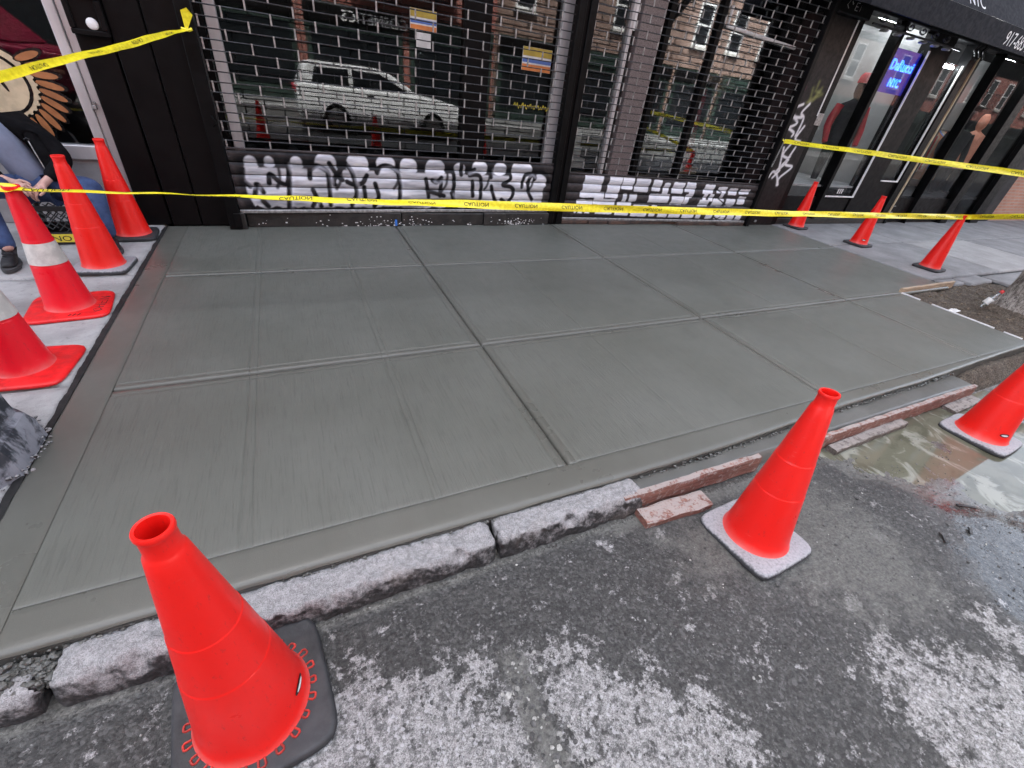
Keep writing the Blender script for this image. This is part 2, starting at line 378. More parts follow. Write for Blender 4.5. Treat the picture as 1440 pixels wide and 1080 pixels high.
def glass(name, tint, refl, fk=.8):
    k = N(name); fr = k.n('Fresnel', {'IOR': 1.5}).outputs[0]
    f_ = k.math('MINIMUM', k.math('ADD', k.math('MULTIPLY', fr, fk), refl), 1.)
    g = k.n('BsdfGlossy', {'Color': (.95, .97, 1), 'Roughness': .02 if fk > .3 else .004}); t = k.n('BsdfTransparent', {'Color': tint})
    ms = k.n('MixShader', {0: f_, 1: t, 2: g}); k.t.links.new(ms.outputs[0], k.out.inputs[0]); return k.m
M['glass'] = glass('shop_window_glass', (.80, .83, .83), .035, .6)
M['clearglass'] = glass('display_glass', (.94, .95, .95), .0, .07)
M['bottle'] = glass('clear_bottle_plastic', (.86, .9, .9), .1, .29)
M['room'] = simple('dark_shop_interior', (.022, .021, .022), .8, .4, 2, obj=False)
M['roomlight'] = simple('pale_display_wall', (.34, .34, .34), .7, .15, 2, obj=False)
k = N('pink_granite'); v = k.pos(); s = k.n('TexVoronoi', {'Vector': v, 'Scale': 220.}).outputs['Color']; s1 = k.n('SeparateColor', {'Color': s}).outputs[0]
M['granite'] = k.done(k.mix(s1, (.07, .055, .055), (.26, .215, .21)), .35)
for nm_, c_, r_ in (('ochre', (.45, .33, .05), .6), ('bluepaint', (.09, .17, .46), .6), ('orangepaint', (.66, .22, .06), .6), ('whitepaint', (.75, .75, .74), .5), ('yellowpaint', (.75, .62, .06), .5), ('bluetape', (.04, .18, .6), .6),
                    ('crimson', (.36, .014, .03), .7), ('cream', (.52, .44, .35), .95), ('blackcloth', (.010, .010, .013), .9), ('peach', (.55, .24, .16), .7), ('paper', (.66, .66, .64), .7), ('tan', (.62, .5, .33), .5), ('rust', (.38, .15, .055), .5), ('blacklacquer', (.006, .006, .006), .25),
                    ('maroon', (.16, .006, .028), .28), ('vanwhite', (.78, .79, .80), .25), ('tyre', (.02, .02, .02), .8), ('redcap', (.6, .03, .03), .4), ('navycloth', (.0035, .004, .008), .9)):
    M[nm_] = simple(nm_, c_, r_, .18, 9, obj=False)
M['carglass'] = simple('dark_car_glass', (.01, .012, .014), .06, .1, obj=False)
def emit(name, c, s):
    k = N(name); return k.done((.02, .02, .02), .4, Emission_Color=c, Emission_Strength=s)
M['neon'] = emit('blue_neon', (.02, .11, 1.), 1.5)
M['neonglow'] = emit('blue_glow_panel', (.0, .012, 1.), .045)  # emission imitates the neon's halo on an added panel
M['tubelight'] = emit('white_tube_light', (.9, .96, 1.), 20.)
k = N('caution_tape'); v = k.pos(); n = k.noise(v, 40, 3)
M['tape'] = k.done(k.mix(k.ramp(n, .3, .7), (.72, .61, .015), (.92, .80, .03)), .33, k.bump(n, .2, .003))
# brick buildings
def brick(name, c1, c2, mortar):
    k = N(name); v = k.n('TexCoord').outputs['Object']
    sp = k.n('SeparateXYZ', {'Vector': v}); uv = k.n('CombineXYZ', {'X': k.math('ADD', sp.outputs[0], sp.outputs[1]), 'Y': sp.outputs[2]}).outputs[0]
    b = k.n('TexBrick', {'Vector': uv, 'Color1': c1, 'Color2': c2, 'Mortar': mortar, 'Scale': 1., 'Mortar Size': .009, 'Brick Width': .22, 'Row Height': .075})
    c = k.mix(k.ramp(k.noise(v, .7, 5), .35, .7, 0, .4), b.outputs['Color'], tuple(x*.6 for x in c1))
    return k.done(c, .85, k.bump(b.outputs['Fac'], -.5, .01))
M['brickred'] = brick('red_brick', (.25, .055, .04), (.32, .085, .06), (.3, .25, .22))
M['brickpeach'] = brick('salmon_brick', (.42, .2, .13), (.5, .26, .18), (.4, .35, .3))
M['brickbrown'] = brick('brown_brick', (.16, .09, .065), (.22, .12, .09), (.25, .22, .2))
M['stucco'] = simple('painted_stucco', (.42, .4, .37), .85, .2, 1.5, obj=False)
M['darkshop'] = simple('dark_green_shopfront', (.02, .035, .028), .4, .3, obj=False)
M['skin'] = simple('skin', (.55, .33, .27), .5, .15, 20)
M['tee'] = simple('heather_blue_jersey', (.17, .195, .27), .9, .12, 9, bump=.25, bscale=160, bdist=.002)
M['jacket'] = simple('black_jacket_cloth', (.0035, .0035, .0045), .9, .3, 8, spec=.15, bump=.4, bscale=18, bdist=.01)
M['jeans'] = simple('blue_denim', (.04, .07, .16), .9, .45, 7, bump=.3, bscale=250, bdist=.002, c2=(.018, .033, .09))
M['shoe'] = simple('black_sneaker', (.012, .012, .014), .6, .3, 20, bump=.5, bscale=120, bdist=.003)
M['sole'] = simple('dark_rubber_sole', (.05, .05, .052), .7)
M['hair'] = simple('brown_hair', (.03, .02, .014), .6, .4, 60)
M['crate'] = simple('black_crate_plastic', (.012, .012, .013), .45, .3)
# lamp post base with cement splashes
k = N('splashed_post_paint'); v = k.pos(obj=True); a = k.noise(v, 7, 6, .7, .8); s = k.noise(k.pos((1, 1, .25), True), 26, 5, .7)
zz = k.n('SeparateXYZ', {'Vector': v}).outputs[2]
f = k.ramp(k.math('SUBTRACT', k.math('ADD', k.math('MULTIPLY', a, .75), k.math('MULTIPLY', s, .25)), k.math('MULTIPLY', zz, .45)), .40, .50)
M['post'] = k.done(k.mix(f, (.030, .034, .043), k.mix(s, (.13, .14, .165), (.33, .34, .375))), k.ramp(f, 0, 1, .4, .8), k.bump(f, .3, .006))
M['terrain'] = simple('far_ground', (.09, .09, .088), .9, .3, .4, obj=False)
# ---------------------------------------------------------------- the ground, road and pavements
tag(MB().box((-400, -400, -1.2), (400, 400, -.32)).build('ground', M['terrain']), kind='structure')
xs = np.concatenate([lin(-60, -3, 3), lin(-2.6, -1.3, .1), lin(-1.2, 4.9, .008), lin(5., 8, .06), lin(9, 90, 3)])
ys = np.concatenate([lin(-8.6, -1.2, .5), lin(-.95, -.7, .05), lin(-.65, .965, .008)])
X, Y = np.meshgrid(xs, ys)
near = np.clip((Y+1.2)/.4, 0, 1)*np.clip((X+2)/.5, 0, 1)*np.clip((8-X)/2, 0, 1)
PUD = [(2.62, .96), (4.85, .96), (4.75, .42), (4.15, .30), (3.75, .15), (3.35, .15), (3.05, .34), (2.75, .58)]
sdp = sdpoly(X, Y, PUD)+fbm(X, Y, 4, 4, 5)*.22
Z = -.135+.028*np.clip(.95-Y, 0, 4.5)-.012*np.clip((-Y-3.5)/5, 0, 1)
inp = 1/(1+np.exp(sdp*28))
Z = Z-inp*(.006+.03*np.clip(.8-Y, 0, .6))+(1-inp)*.003*np.clip((X-2)/.3, 0, 1)*near
agg = fbm(X, Y, 42, 3, 1, .6)*.006+fbm(X, Y, 130, 2, 2, .7)*.0035
wash = np.clip((Y-.80)/.12, 0, 1)*np.clip((2.4-X)/.3, 0, 1)
film = np.clip(.5-(sdpoly(X, Y, [(3.0, .3), (5, .5), (5, -.8), (2.45, -.6), (2.6, .0)])+fbm(X, Y, 5, 4, 9)*.4)/.3, 0, 1)
Z = Z+near*(fbm(X, Y, 2.2, 4, 3)*.016+agg*(1-.75*wash)*(1-.6*inp)*(1-.7*film))
def soft(poly, wob, e=.05):
    return np.clip(.5-(sdpoly(X, Y, poly)+fbm(X, Y, 6, 5, 9, .65)*wob)/e*.5, 0, 1)
dust = soft([(-.62, .62), (-.13, .69), (-.04, .70), (.1, .62), (.22, .64), (.36, .56), (.40, .47), (.36, .38), (.39, .24), (.0, .1), (-.7, .4)], .26, .12)
dust = np.maximum(dust, soft([(.50, .52), (.61, .505), (.70, .44), (.74, .33), (.92, .32), (1.02, .2), (1.12, -.02), (.7, -.1), (.5, .1), (.50, .3)], .22, .10))
dust = np.maximum(dust, soft([(1.70, .07), (1.84, .06), (1.98, -.05), (2.3, -.22), (2.1, -.5), (1.6, -.5), (1.62, -.15)], .12, .07)*.92)
dust = np.maximum(dust, soft([(2.3, 0), (2.45, -.02), (2.4, -.3), (2.28, -.2)], .12, .07)*.8)
for (cx, cy, r_) in ((1.88, .215, .055), (1.03, .82, .045), (.06, .80, .03), (-.35, .72, .05), (1.3, .77, .03), (2.35, .35, .05)):
    dust = np.maximum(dust, np.clip(1.15-np.hypot((X-cx)*.8, Y-cy)/r_+fbm(X, Y, 30, 3, 4)*.9, 0, 1))
dust = dust*np.clip(.95+fbm(X, Y, 3.2, 3, 19)*1.5, .35, 1)
dust = np.where((Y < -.65), .0, dust)
mud = np.clip(np.clip((Y-.82)/.08, 0, 1)*.62+inp*.7+soft([(1.1, .9), (2.5, .9), (2.6, .3), (2.3, -.1), (1.7, .12), (1.45, .3), (1.15, .5)], .3, .25)*.62+soft([(.40, .58), (.49, .55), (.50, .2), (.52, -.2), (.38, -.2), (.40, .3)], .05, .05)*.85, 0, 1)
wet = np.clip(film*1.0+np.clip((Y-.82)/.08, 0, 1)*.6+inp*.5+.28, 0, 1)*(1-.75*dust)
tag(grid_obj('road', X, Y, Z, M['road'], attr={'dust': dust.astype(float), 'mud': mud, 'wet': wet}), kind='structure')
def roadz(x, y):
    j = np.argmin(abs(xs-x)); i = np.argmin(abs(ys-y)); return float(Z[i, j])
# the puddle: a level sheet that the road surface cuts through
px_, py_ = np.meshgrid(lin(2.45, 4.95, .05), lin(.0, .953, .05))
tag(grid_obj('puddle', px_, py_, px_*0-.1345, M['water']), kind='structure')
# far side of the street
M['darkwalk'] = oldconc('far_sidewalk_concrete', (.10, .10, .10), (.15, .148, .145))
ps = MB().box((-60, -12.2, -.2), (90, -8.75, .0)).build('sidewalk_far', M['darkwalk']); tag(ps, kind='structure')
for i in range(30):
    MB().box((-30+i*2.4+.006, -8.75, -.2), (-30+(i+1)*2.4-.006, -8.58, .004), .02).build('kerbstone', M['kerb'], ps)
# old pavement left of the pour
sl = MB().box((-60, 1.07, -.3), (-1.165, 5.60, -.028)).build('sidewalk_left', M['joint']); tag(sl, kind='structure')
def flag(par, x0, x1, y0, y1, z=0., mt='oldwalk', g=.006, tilt=0.):
    nx = max(4, int((x1-x0)/.05)) if x1-x0 < 4 else 4; ny = max(4, int((y1-y0)/.05)) if x1-x0 < 4 else 4
    u = np.concatenate([[x0+g, x0+g+.004], np.linspace(x0+g+.012, x1-g-.012, nx), [x1-g-.004, x1-g]])
    v = np.concatenate([[y0+g, y0+g+.004], np.linspace(y0+g+.012, y1-g-.012, ny), [y1-g-.004, y1-g]])
    U, V = np.meshgrid(u, v); d = np.minimum(np.minimum(U-x0-g, x1-g-U), np.minimum(V-y0-g, y1-g-V))
    chip = np.clip(fbm(U, V, 14, 3, 31), -.1, .5)*.012*np.exp(-d*40)
    W = z-np.clip(.010-d, 0, .010)*3.2-chip+fbm(U, V, 2.5, 4, 8)*.006+tilt*(U-x0)
    return grid_obj('paving_slab', U, V, W, M[mt], par)
for x0, x1 in ((-2.67, -1.165), (-4.2, -2.67), (-5.7, -4.2), (-60, -5.7)):
    for y0, y1 in ((1.07, 2.5), (2.5, 4.0), (4.0, 5.55)): flag(sl, x0, x1, y0, y1)
# old pavement right of the pour, and the tree pit
sr = MB().box((7.5, 2.62, -.3), (90, 5.60, -.028)).build('sidewalk_right', M['joint']); tag(sr, kind='structure')
sr2 = MB().box((8.75, 1.07, -.3), (90, 2.61, -.028)).build('sidewalk_right_front', M['joint']); tag(sr2, kind='structure')
for x0, x1 in ((7.5, 9.6), (9.6, 11.7), (11.7, 13.8), (13.8, 16), (16, 90)):
    flag(sr, x0, x1, 4.05, 5.55, mt='oldwalk3'); flag(sr, x0, x1, 2.66, 4.05, mt='oldwalk3' if x0 < 9 else ('oldwalk2' if x0 < 11 else 'oldwalk3'))
for x0, x1 in ((8.8, 10.6), (10.6, 12.4), (12.4, 90)): flag(sr2, x0, x1, 1.1, 2.60, mt='oldwalk3')
for q, (a, b, c_, d_, t) in enumerate(((7.62, 8.1, 2.47, 2.655, -.012), (8.12, 8.75, 2.42, 2.655, .02))): flag(sr, a, b, c_, d_, -.012, 'oldwalk3', .004, t)
u, v = np.meshgrid(lin(4.7, 9.2, .02), lin(.86, 2.75, .02))
wz = -.05+fbm(u, v, 3, 5, 21)*.09+fbm(u, v, 22, 3, 22)*.03+.10*np.exp(-((u-7.45)**2+(v-1.75)**2)/.12)-.16*np.clip((1.12-v)/.18, 0, 1)-.10*np.clip((5.0-u)/.3, 0, 1)
wz = np.where((v > 2.62) & (u < 9), -.06, wz)-.05*np.clip((6.45-u)/.15, 0, 1)*np.clip((v-1.1)/.1, 0, 1)
tag(grid_obj('tree_pit_soil', u, v, wz, M['soil']), kind='structure')

# ---------------------------------------------------------------- the fresh pour
FX = [(-3, 1.047), (-.96, 1.047), (1.3, 1.036), (1.9, 1.045), (2.45, 1.064), (3.15, 1.097), (4.17, 1.109), (5.2, 1.15), (6.12, 1.18), (7, 1.2)]
def yf(x): return np.interp(x, [p[0] for p in FX], [p[1] for p in FX])
XL, XB, XJ = -1.145, -.985, (1.03, 3.11, 5.25)
YJ = (2.395, 3.93); YB = 1.20; YT = 5.24; XP, XR = 6.335, 7.47
base = MB()
fr_ = [(x, float(yf(x))+.004) for x in np.linspace(XL, XP, 40)]
base.prism(fr_+[(XP, 2.43), (XR, 2.43), (XR, YT), (XL, YT)], 2, -.3, -.0215)
slab = tag(base.build('fresh_concrete_sidewalk', M['slurry']), kind='structure')
MARKS = (-.375, -.335, .36, .395, 1.9, 4.2)            # long drag marks of the broom head
def panel(x0, x1, y0, y1, mt='broom', rings=(1, 1, 1, 1), front=False, name='concrete_panel', g=.004, seed=0, step=.05):
    g_ = g; gs = [g if r_ else .0009 for r_ in rings]; x0, x1, y0, y1 = x0+gs[0], x1-gs[1], y0+gs[2], y1-gs[3]; g = 0.
    e = [0, .003, .008, .028, .046, .05, .054]
    mid = lambda L: np.linspace(.07, L-.07, max(2, int(L/step))) if L > .2 else np.linspace(.06, L-.06, 2) if L > .14 else np.array([L/2])
    def lines(L):
        e_ = [q for q in e if q < L/2-.005]
        return np.unique(np.concatenate([e_, mid(L) if L > .14 else [L/2], [L-q for q in e_]]))
    ul = lines(x1-x0-2*g)+x0+g
    for q in MARKS:
        if x0+.1 < q < x1-.1 and mt == 'broom': ul = np.unique(np.concatenate([ul, [q-.006, q-.003, q, q+.003, q+.006]]))
    U, V = np.meshgrid(ul, lines(y1-y0-2*g)+y0+g)
    dx0, dx1, dy0, dy1 = U-x0-g, x1-g-U, V-y0-g, y1-g-V
    d = np.minimum(np.minimum(dx0, dx1), np.minimum(dy0, dy1))
    big = lambda a, on: a if on else a*0+9
    dr = np.minimum(np.minimum(big(dx0, rings[0]), big(dx1, rings[1])), np.minimum(big(dy0, rings[2]), big(dy1, rings[3])))
    ds = np.minimum(np.minimum(big(dx0, not rings[0]), big(dx1, not rings[1])), np.minimum(big(dy0, not rings[2]), big(dy1, not rings[3])))
    W = -np.clip(.008-dr, 0, .008)**1.2*7.6-np.clip(.006-ds, 0, .006)*.45-np.where(dr < .047, .0018, 0)-np.exp(-((dr-.050)/.0028)**2)*.0042
    if mt == 'broom':
        for q in MARKS: W = W-np.exp(-((U-q)/.003)**2)*.0055*np.clip(fbm(V, V*0+q*7, 1.6, 3, 55)+.62, 0, 1)
    W = W+fbm(U, V, .9, 3, seed)*.006+fbm(U, V, 6, 2, seed+5)*.0012
    if front:
        t = (V-y0)/(y1-y0); V = yf(U)+.002+fbm(U, V*0, 9, 3, 77)*.006*(1-t)+t*(y1-g-yf(U)-.002)
        W = W-np.exp(-(V-yf(U))/.006)*.016
    W = W+.0005
    cd = (dr[:-1, :-1]+dr[1:, 1:]+dr[1:, :-1]+dr[:-1, 1:])/4
    mi = (cd < .05).astype(int)
    return grid_obj(name, U, V, W, [M[mt], M['trowel']], slab, mi)
cols = [XB, *XJ, XR]; rows = [YB, *YJ, YT]
for j in range(3):
    for i in range(4):
        x1 = cols[i+1] if not (j == 0 and i == 3) else XP
        panel(cols[i], x1, rows[j] if j else YB, rows[j+1], rings=(i > 0, i < 3, j > 0, j < 2), seed=11)
panel(XL, XB, 1.05, YT-.0, 'trowel', (0, 0, 0, 0), name='trowelled_edge', g=.0015, seed=11)
panel(XB, XJ[1]-.02, 1.04, YB, 'trowel', (0, 0, 0, 0), True, 'trowelled_edge', g=.0015, seed=11)
panel(XJ[1]-.02, XP, 1.06, YB, 'trowel', (0, 0, 0, 0), True, 'trowelled_edge', g=.0015, seed=11)
# black joint strip along the old pavement, ragged
u = lin(1.05, 5.2, .015); jm = MB()
for s_ in (0, 1): pass
jl = -1.166+fbm(u, u*0, 9, 4, 41)*.016-.006; jr = -1.143+fbm(u, u*0+3, 14, 3, 42)*.008
U = np.stack([jl, (jl*2+jr)/3, (jl+jr*2)/3, jr], 1); V = np.stack([u]*4, 1); W = U*0+np.array([.002, .004, .004, .001])+fbm(U, V, 40, 3, 43)*.008
tag(grid_obj('expansion_joint', U, V, W, M['joint'], flip=True), kind='structure')
# white-edged plastic strip by the tree pit
for a, b in (((6.345, 2.40), (6.345, 2.20)), ((6.345, 2.08), (6.34, 1.50)), ((6.34, 1.42), (6.34, 1.27)), ((6.34, 1.22), (6.33, 1.17))):
    o = MB().box((a[0], b[1], -.06), (a[0]+.012, a[1], .007), .002).build('edging_strip', M['whitepaint'], slab)
# blue mark at the foot of the shutter
# poured kerb between slab and form boards
u, v = np.meshgrid(lin(1.30, 4.72, .02), np.linspace(0, 1, 9))
yy = .955+v*(yf(u)+.004-.955); W = -.040+fbm(u, yy, 5, 4, 51)*.014+.006*v-np.where(v == 0, .1, 0)-.012*np.exp(-(1-v)*9)
W = W-.02*np.clip((u-4.4)/.3, 0, 1)
tag(grid_obj('poured_kerb', u, yy, W, M['slurry']), kind='structure')
# ---------------------------------------------------------------- kerb stones
def kerbstone(x0, x1, seed, zt=-.028, lab=None):
    L = x1-x0; s_ = np.concatenate([[0, 0, .012], np.linspace(.03, L-.03, int(L/.014)), [L-.012, L, L]])
    prof = [(1.054, -.22), (1.054, -.06), (1.052, zt-.012), (1.044, zt-.006)]+[(1.036-t*.088, zt+.004*math.sin(t*3)) for t in np.linspace(.1, 1, 10)]+[(.942, zt-.006), (.936, zt-.016), (.933, zt-.03), (.930, zt-.045), (.928, zt-.06), (.926, zt-.08), (.925, zt-.1), (.925, -.22)]
    P = np.array(prof); S, T = np.meshgrid(s_, np.arange(len(P)), indexing='ij'); PY = P[T, 0]; PZ = P[T, 1]
    e = np.minimum(S, L-S); cy, cz = .98, -.12
    shrink = np.clip(1-np.clip(.03-e, 0, .03)**2*90, .9, 1); shrink[0] = .02; shrink[-1] = .02
    PY = np.where(PY < .99, PY-.012, PY); PY = cy+(PY-cy)*shrink; PZ = cz+(PZ-cz)*shrink
    a = fbm(S+seed*3.1, T*.012+seed, 16, 4, seed, .6); b = fbm(S*1.+seed, T*.03, 50, 3, seed+1, .6)
    chip = np.clip(fbm(S+seed, S*0, 9, 3, seed+2)-.05, 0, .3)
    edge = np.exp(-((T-14)/2.5)**2)
    PZ = PZ+(a*.034+b*.016)*(T > 2)*(T < 18)-edge*chip*.13; PY = PY+(a*.024+b*.012)*(T > 9)+edge*chip*.08
    o = grid_obj('kerbstone', S+x0, PY, PZ, M['kerb'], flip=False)
    bm = bmesh.new(); bm.from_mesh(o.data); bmesh.ops.remove_doubles(bm, verts=bm.verts, dist=.0004); bmesh.ops.recalc_face_normals(bm, faces=bm.faces); bm.to_mesh(o.data); bm.free()
    if o.data.polygons and sum(p.normal.z*p.area for p in o.data.polygons) < 0: o.data.flip_normals()
    return tag(o, lab, 'kerbstone', 'old bluestone kerb blocks')
kerbstone(-1.62, -.875, 3, -.045, 'short broken kerb block beside the crumbled mud heap and post')
kerbstone(-.835, .535, 5, -.026, 'long rough kerb block whose middle a tall cone hides')
kerbstone(.56, 1.305, 8, -.022, 'pale rough kerb block that ends at the red timber')
# crumbled mud between and behind the stones
def rock(mb, c, r, rnd, flat=.7):
    t = (1+5**.5)/2
    vs = [(-1, t, 0), (1, t, 0), (-1, -t, 0), (1, -t, 0), (0, -1, t), (0, 1, t), (0, -1, -t), (0, 1, -t), (t, 0, -1), (t, 0, 1), (-t, 0, -1), (-t, 0, 1)]
    fs = [(0, 11, 5), (0, 5, 1), (0, 1, 7), (0, 7, 10), (0, 10, 11), (1, 5, 9), (5, 11, 4), (11, 10, 2), (10, 7, 6), (7, 1, 8), (3, 9, 4), (3, 4, 2), (3, 2, 6), (3, 6, 8), (3, 8, 9), (4, 9, 5), (2, 4, 11), (6, 2, 10), (8, 6, 7), (9, 8, 1)]
    q = Quaternion((rnd.random()-.5, rnd.random()-.5, rnd.random()-.5, rnd.random()-.5)).normalized()
    out = []
    for p in vs:
        p = q @ (Vector(p).normalized()*r*rnd.uniform(.65, 1.25)); out.append((c[0]+p.x*rnd.uniform(.9, 1.2), c[1]+p.y, c[2]+p.z*flat))
    mb.add(out, fs)
rnd = random.Random(4); mb = MB()
for i in range(260):
    x = rnd.uniform(-1.1, 1.32); rock(mb, (x, float(yf(x))-.002+rnd.gauss(0, .004), -.030+rnd.gauss(0, .003)), abs(rnd.gauss(.003, .002))+.0012, rnd)
for i in range(900):
    rock(mb, (rnd.gauss(-.93, .055), rnd.uniform(.955, 1.04), -.06+rnd.gauss(0, .012)), abs(rnd.gauss(.006, .004))+.002, rnd)
for i in range(500):
    x = rnd.uniform(1.3, 4.7); rock(mb, (x, float(yf(x))-.006+rnd.gauss(0, .006), -.034+rnd.gauss(0, .004)), abs(rnd.gauss(.003, .003))+.0015, rnd)
o = mb.build('crumbled_mud', M['slurry']); tag(o, 'crumbs of dark mud along the edge of the fresh slab', 'mud', kind='stuff')
# loose grit and chips on the road
mb = MB(); mb2 = MB()
for i in range(5200):
    x = rnd.uniform(-1.1, 3.6); y = rnd.uniform(-.5, .93)
    r_ = abs(rnd.gauss(0, .0022))+.0011
    if rnd.random() < .03: r_ *= 2.2
    if -1.1 < x < 4.9 and y-.0 > -.55: (rock(mb if rnd.random() < .93 else mb2, (x, y, roadz(x, y)+r_*.25), r_, rnd, .6))
for i in range(260):
    x = rnd.gauss(.45, .05); y = rnd.uniform(.05, .55); r_ = abs(rnd.gauss(.004, .003))+.002; rock(mb2 if rnd.random() < .25 else mb, (x, y, roadz(x, y)+r_*.2), r_, rnd, .6)
M['grit'] = simple('road_grit', (.10, .10, .098), .85, .6, 40, obj=False); M['chips'] = simple('pale_stone_chips', (.33, .33, .31), .8, .5, 40, obj=False)
tag(mb.build('road_grit', M['grit']), 'dark loose grit lying over the worn asphalt', 'grit', kind='stuff')
tag(mb2.build('pale_chips', M['chips']), 'pale stone chips lying over the worn asphalt', 'chips', kind='stuff')
# soil litter under the tree
mb = MB()
for i in range(900):
    x = rnd.uniform(6.4, 8.6); y = rnd.uniform(1.2, 2.5); z = -.05+float(fbm(np.array(x), np.array(y), 3, 5, 21))*.09+float(fbm(np.array(x), np.array(y), 22, 3, 22))*.03+.10*math.exp(-((x-7.45)**2+(y-1.75)**2)/.12)
    if rnd.random() < .4:
        a_ = rnd.uniform(0, 6.3); l_ = rnd.uniform(.02, .06); mb.tube([(x, y, z+.006), (x+l_*math.cos(a_), y+l_*math.sin(a_), z+.010)], .0025, 4)
    else: rock(mb, (x, y, z), abs(rnd.gauss(.008, .006))+.003, rnd)
M['litter'] = simple('dry_litter', (.16, .125, .09), .9, .6, 30, obj=False)
tag(mb.build('soil_litter', M['litter']), 'dry twigs and clods on the soil round the tree', 'litter', kind='stuff')
# ---------------------------------------------------------------- graffiti outlines, metres along the shutter and up
BUB=[(0.179,0.618,0.081,0.082),(0.338,0.635,0.068,0.069),(0.577,0.634,0.079,0.077),(0.847,0.633,0.129,0.122),(1.158,0.639,0.136,0.126),(1.447,0.644,0.129,0.117),(1.695,0.641,0.121,0.107),(1.999,0.633,0.139,0.119),(2.289,0.637,0.098,0.082),(2.544,0.653,0.123,0.101),(2.811,0.655,0.111,0.09),(3.109,0.644,0.172,0.134),(3.367,0.519,0.143,0.111)]
ST=[[(0.485,0.624),(0.496,0.521),(0.448,0.206)],[(0.305,0.435),(0.326,0.516),(0.398,0.449),(0.463,0.432),(0.498,0.533)],[(0.12,0.206),(0.086,0.302)],[(0.192,0.421),(0.159,0.314)],[(0.203,0.421),(0.239,0.351)],[(0.693,0.633),(0.683,0.491)],[(0.702,0.575),(0.759,0.606),(0.838,0.568),(0.861,0.508),(0.851,0.232)],[(0.883,0.634),(0.954,0.511),(0.995,0.481)],[(1.038,0.641),(0.914,0.485),(0.914,0.436)],[(1.038,0.641),(1.098,0.552),(1.127,0.39),(1.113,0.312),(1.066,0.233)],[(1.038,0.464),(1.1,0.44),(1.193,0.455),(1.245,0.532)],[(0.696,0.376),(0.755,0.219)],[(0.714,0.283),(0.674,0.219)],[(1.209,0.417),(1.216,0.26)],[(1.326,0.451),(1.357,0.314),(1.302,0.22)],[(1.354,0.56),(1.391,0.617),(1.473,0.633),(1.566,0.579),(1.596,0.451),(1.589,0.289)],[(1.321,0.658),(1.348,0.572)],[(0.222,0.267),(0.258,0.218)],[(0.102,0.554),(0.088,0.464),(0.134,0.402)],[(1.894,0.511),(1.923,0.32)],[(2.075,0.529),(2.062,0.335)],[(1.969,0.499),(2.022,0.48),(2.075,0.529)],[(2.196,0.64),(2.23,0.519),(2.22,0.323)],[(2.311,0.678),(2.315,0.57)],[(2.386,0.592),(2.48,0.63)],[(2.419,0.566),(2.533,0.569),(2.574,0.5),(2.576,0.311)],[(2.464,0.497),(2.473,0.34)],[(2.694,0.644),(2.701,0.553)],[(2.933,0.645),(2.962,0.538),(2.864,0.47),(2.973,0.45),(3.025,0.391),(2.958,0.261),(2.864,0.299)],[(2.71,0.453),(2.756,0.328),(2.796,0.268)],[(3.135,0.453),(3.155,0.573),(3.242,0.605),(3.313,0.562)],[(3.304,0.621),(3.306,0.547)],[(3.211,0.5),(3.248,0.379),(3.307,0.302)],[(2.203,0.365),(2.237,0.294)],[(1.924,0.382),(2.109,0.336)]]
RC=[(0.393,0.493,0.149,0.143),(0.312,0.392,0.093,0.049),(0.314,0.228,0.132,0.092),(0.741,0.497,0.109,0.146),(0.532,0.343,0.077,0.086),(0.665,0.236,0.144,0.105),(0.958,0.559,0.098,0.089),(0.951,0.345,0.04,0.078),(1.094,0.366,0.067,0.052),(1.204,0.538,0.125,0.091),(1.553,0.372,0.186,0.066),(1.457,0.542,0.079,0.078),(1.631,0.506,0.056,0.08),(1.848,0.525,0.109,0.077),(2.071,0.542,0.089,0.069),(1.898,0.352,0.118,0.061),(2.069,0.374,0.045,0.077),(2.123,0.477,0.052,0.086),(2.437,0.531,0.1,0.067),(2.412,0.419,0.039,0.067),(2.534,0.412,0.047,0.056),(2.421,0.333,0.102,0.051),(2.701,0.526,0.096,0.05),(2.731,0.453,0.04,0.045),(2.929,0.511,0.09,0.051),(3.175,0.52,0.109,0.04),(3.172,0.39,0.084,0.064),(2.695,0.347,0.113,0.057),(2.955,0.354,0.099,0.058),(0.965,0.214,0.122,0.094),(1.265,0.191,0.144,0.082),(1.503,0.196,0.058,0.083),(1.701,0.183,0.091,0.079),(1.931,0.18,0.113,0.076),(2.191,0.182,0.117,0.081),(2.399,0.165,0.051,0.068),(2.616,0.167,0.07,0.071),(2.843,0.153,0.116,0.066),(3.07,0.153,0.077,0.071),(3.246,0.157,0.066,0.071)]
RST=[[(0.255,0.184),(0.214,0.141)],[(0.29,0.196),(0.33,0.133),(0.355,0.187)],[(0.403,0.198),(0.442,0.146)],[(2.195,0.435),(2.276,0.426),(2.256,0.369),(2.205,0.344)],[(2.583,0.538),(2.7,0.497),(2.682,0.405),(2.875,0.316)],[(2.72,0.132),(2.804,0.097),(2.852,0.135)]]
PS=[[(0.044,1.735),(-0.159,1.629),(0.079,1.502),(-0.106,1.419)],[(0.179,1.747),(0.086,1.628),(0.183,1.556),(0.165,1.332)],[(-0.134,1.73),(-0.063,1.581),(0.127,1.574)],[(-0.068,1.421),(0.091,1.374),(0.085,1.326)],[(0.152,1.235),(0.061,1.07),(0.236,1.004),(0.072,0.843),(0.242,1.054)],[(0.277,1.181),(0.209,0.951),(0.393,0.908),(0.206,0.744),(0.214,0.637)],[(-0.054,0.747),(-0.002,0.827),(0.116,0.78),(0.236,0.638)],[(0.134,0.845),(0.038,0.738)],[(0.014,1.166),(0.099,0.895)],[(0.271,1.469),(0.19,1.297),(0.318,1.269)]]
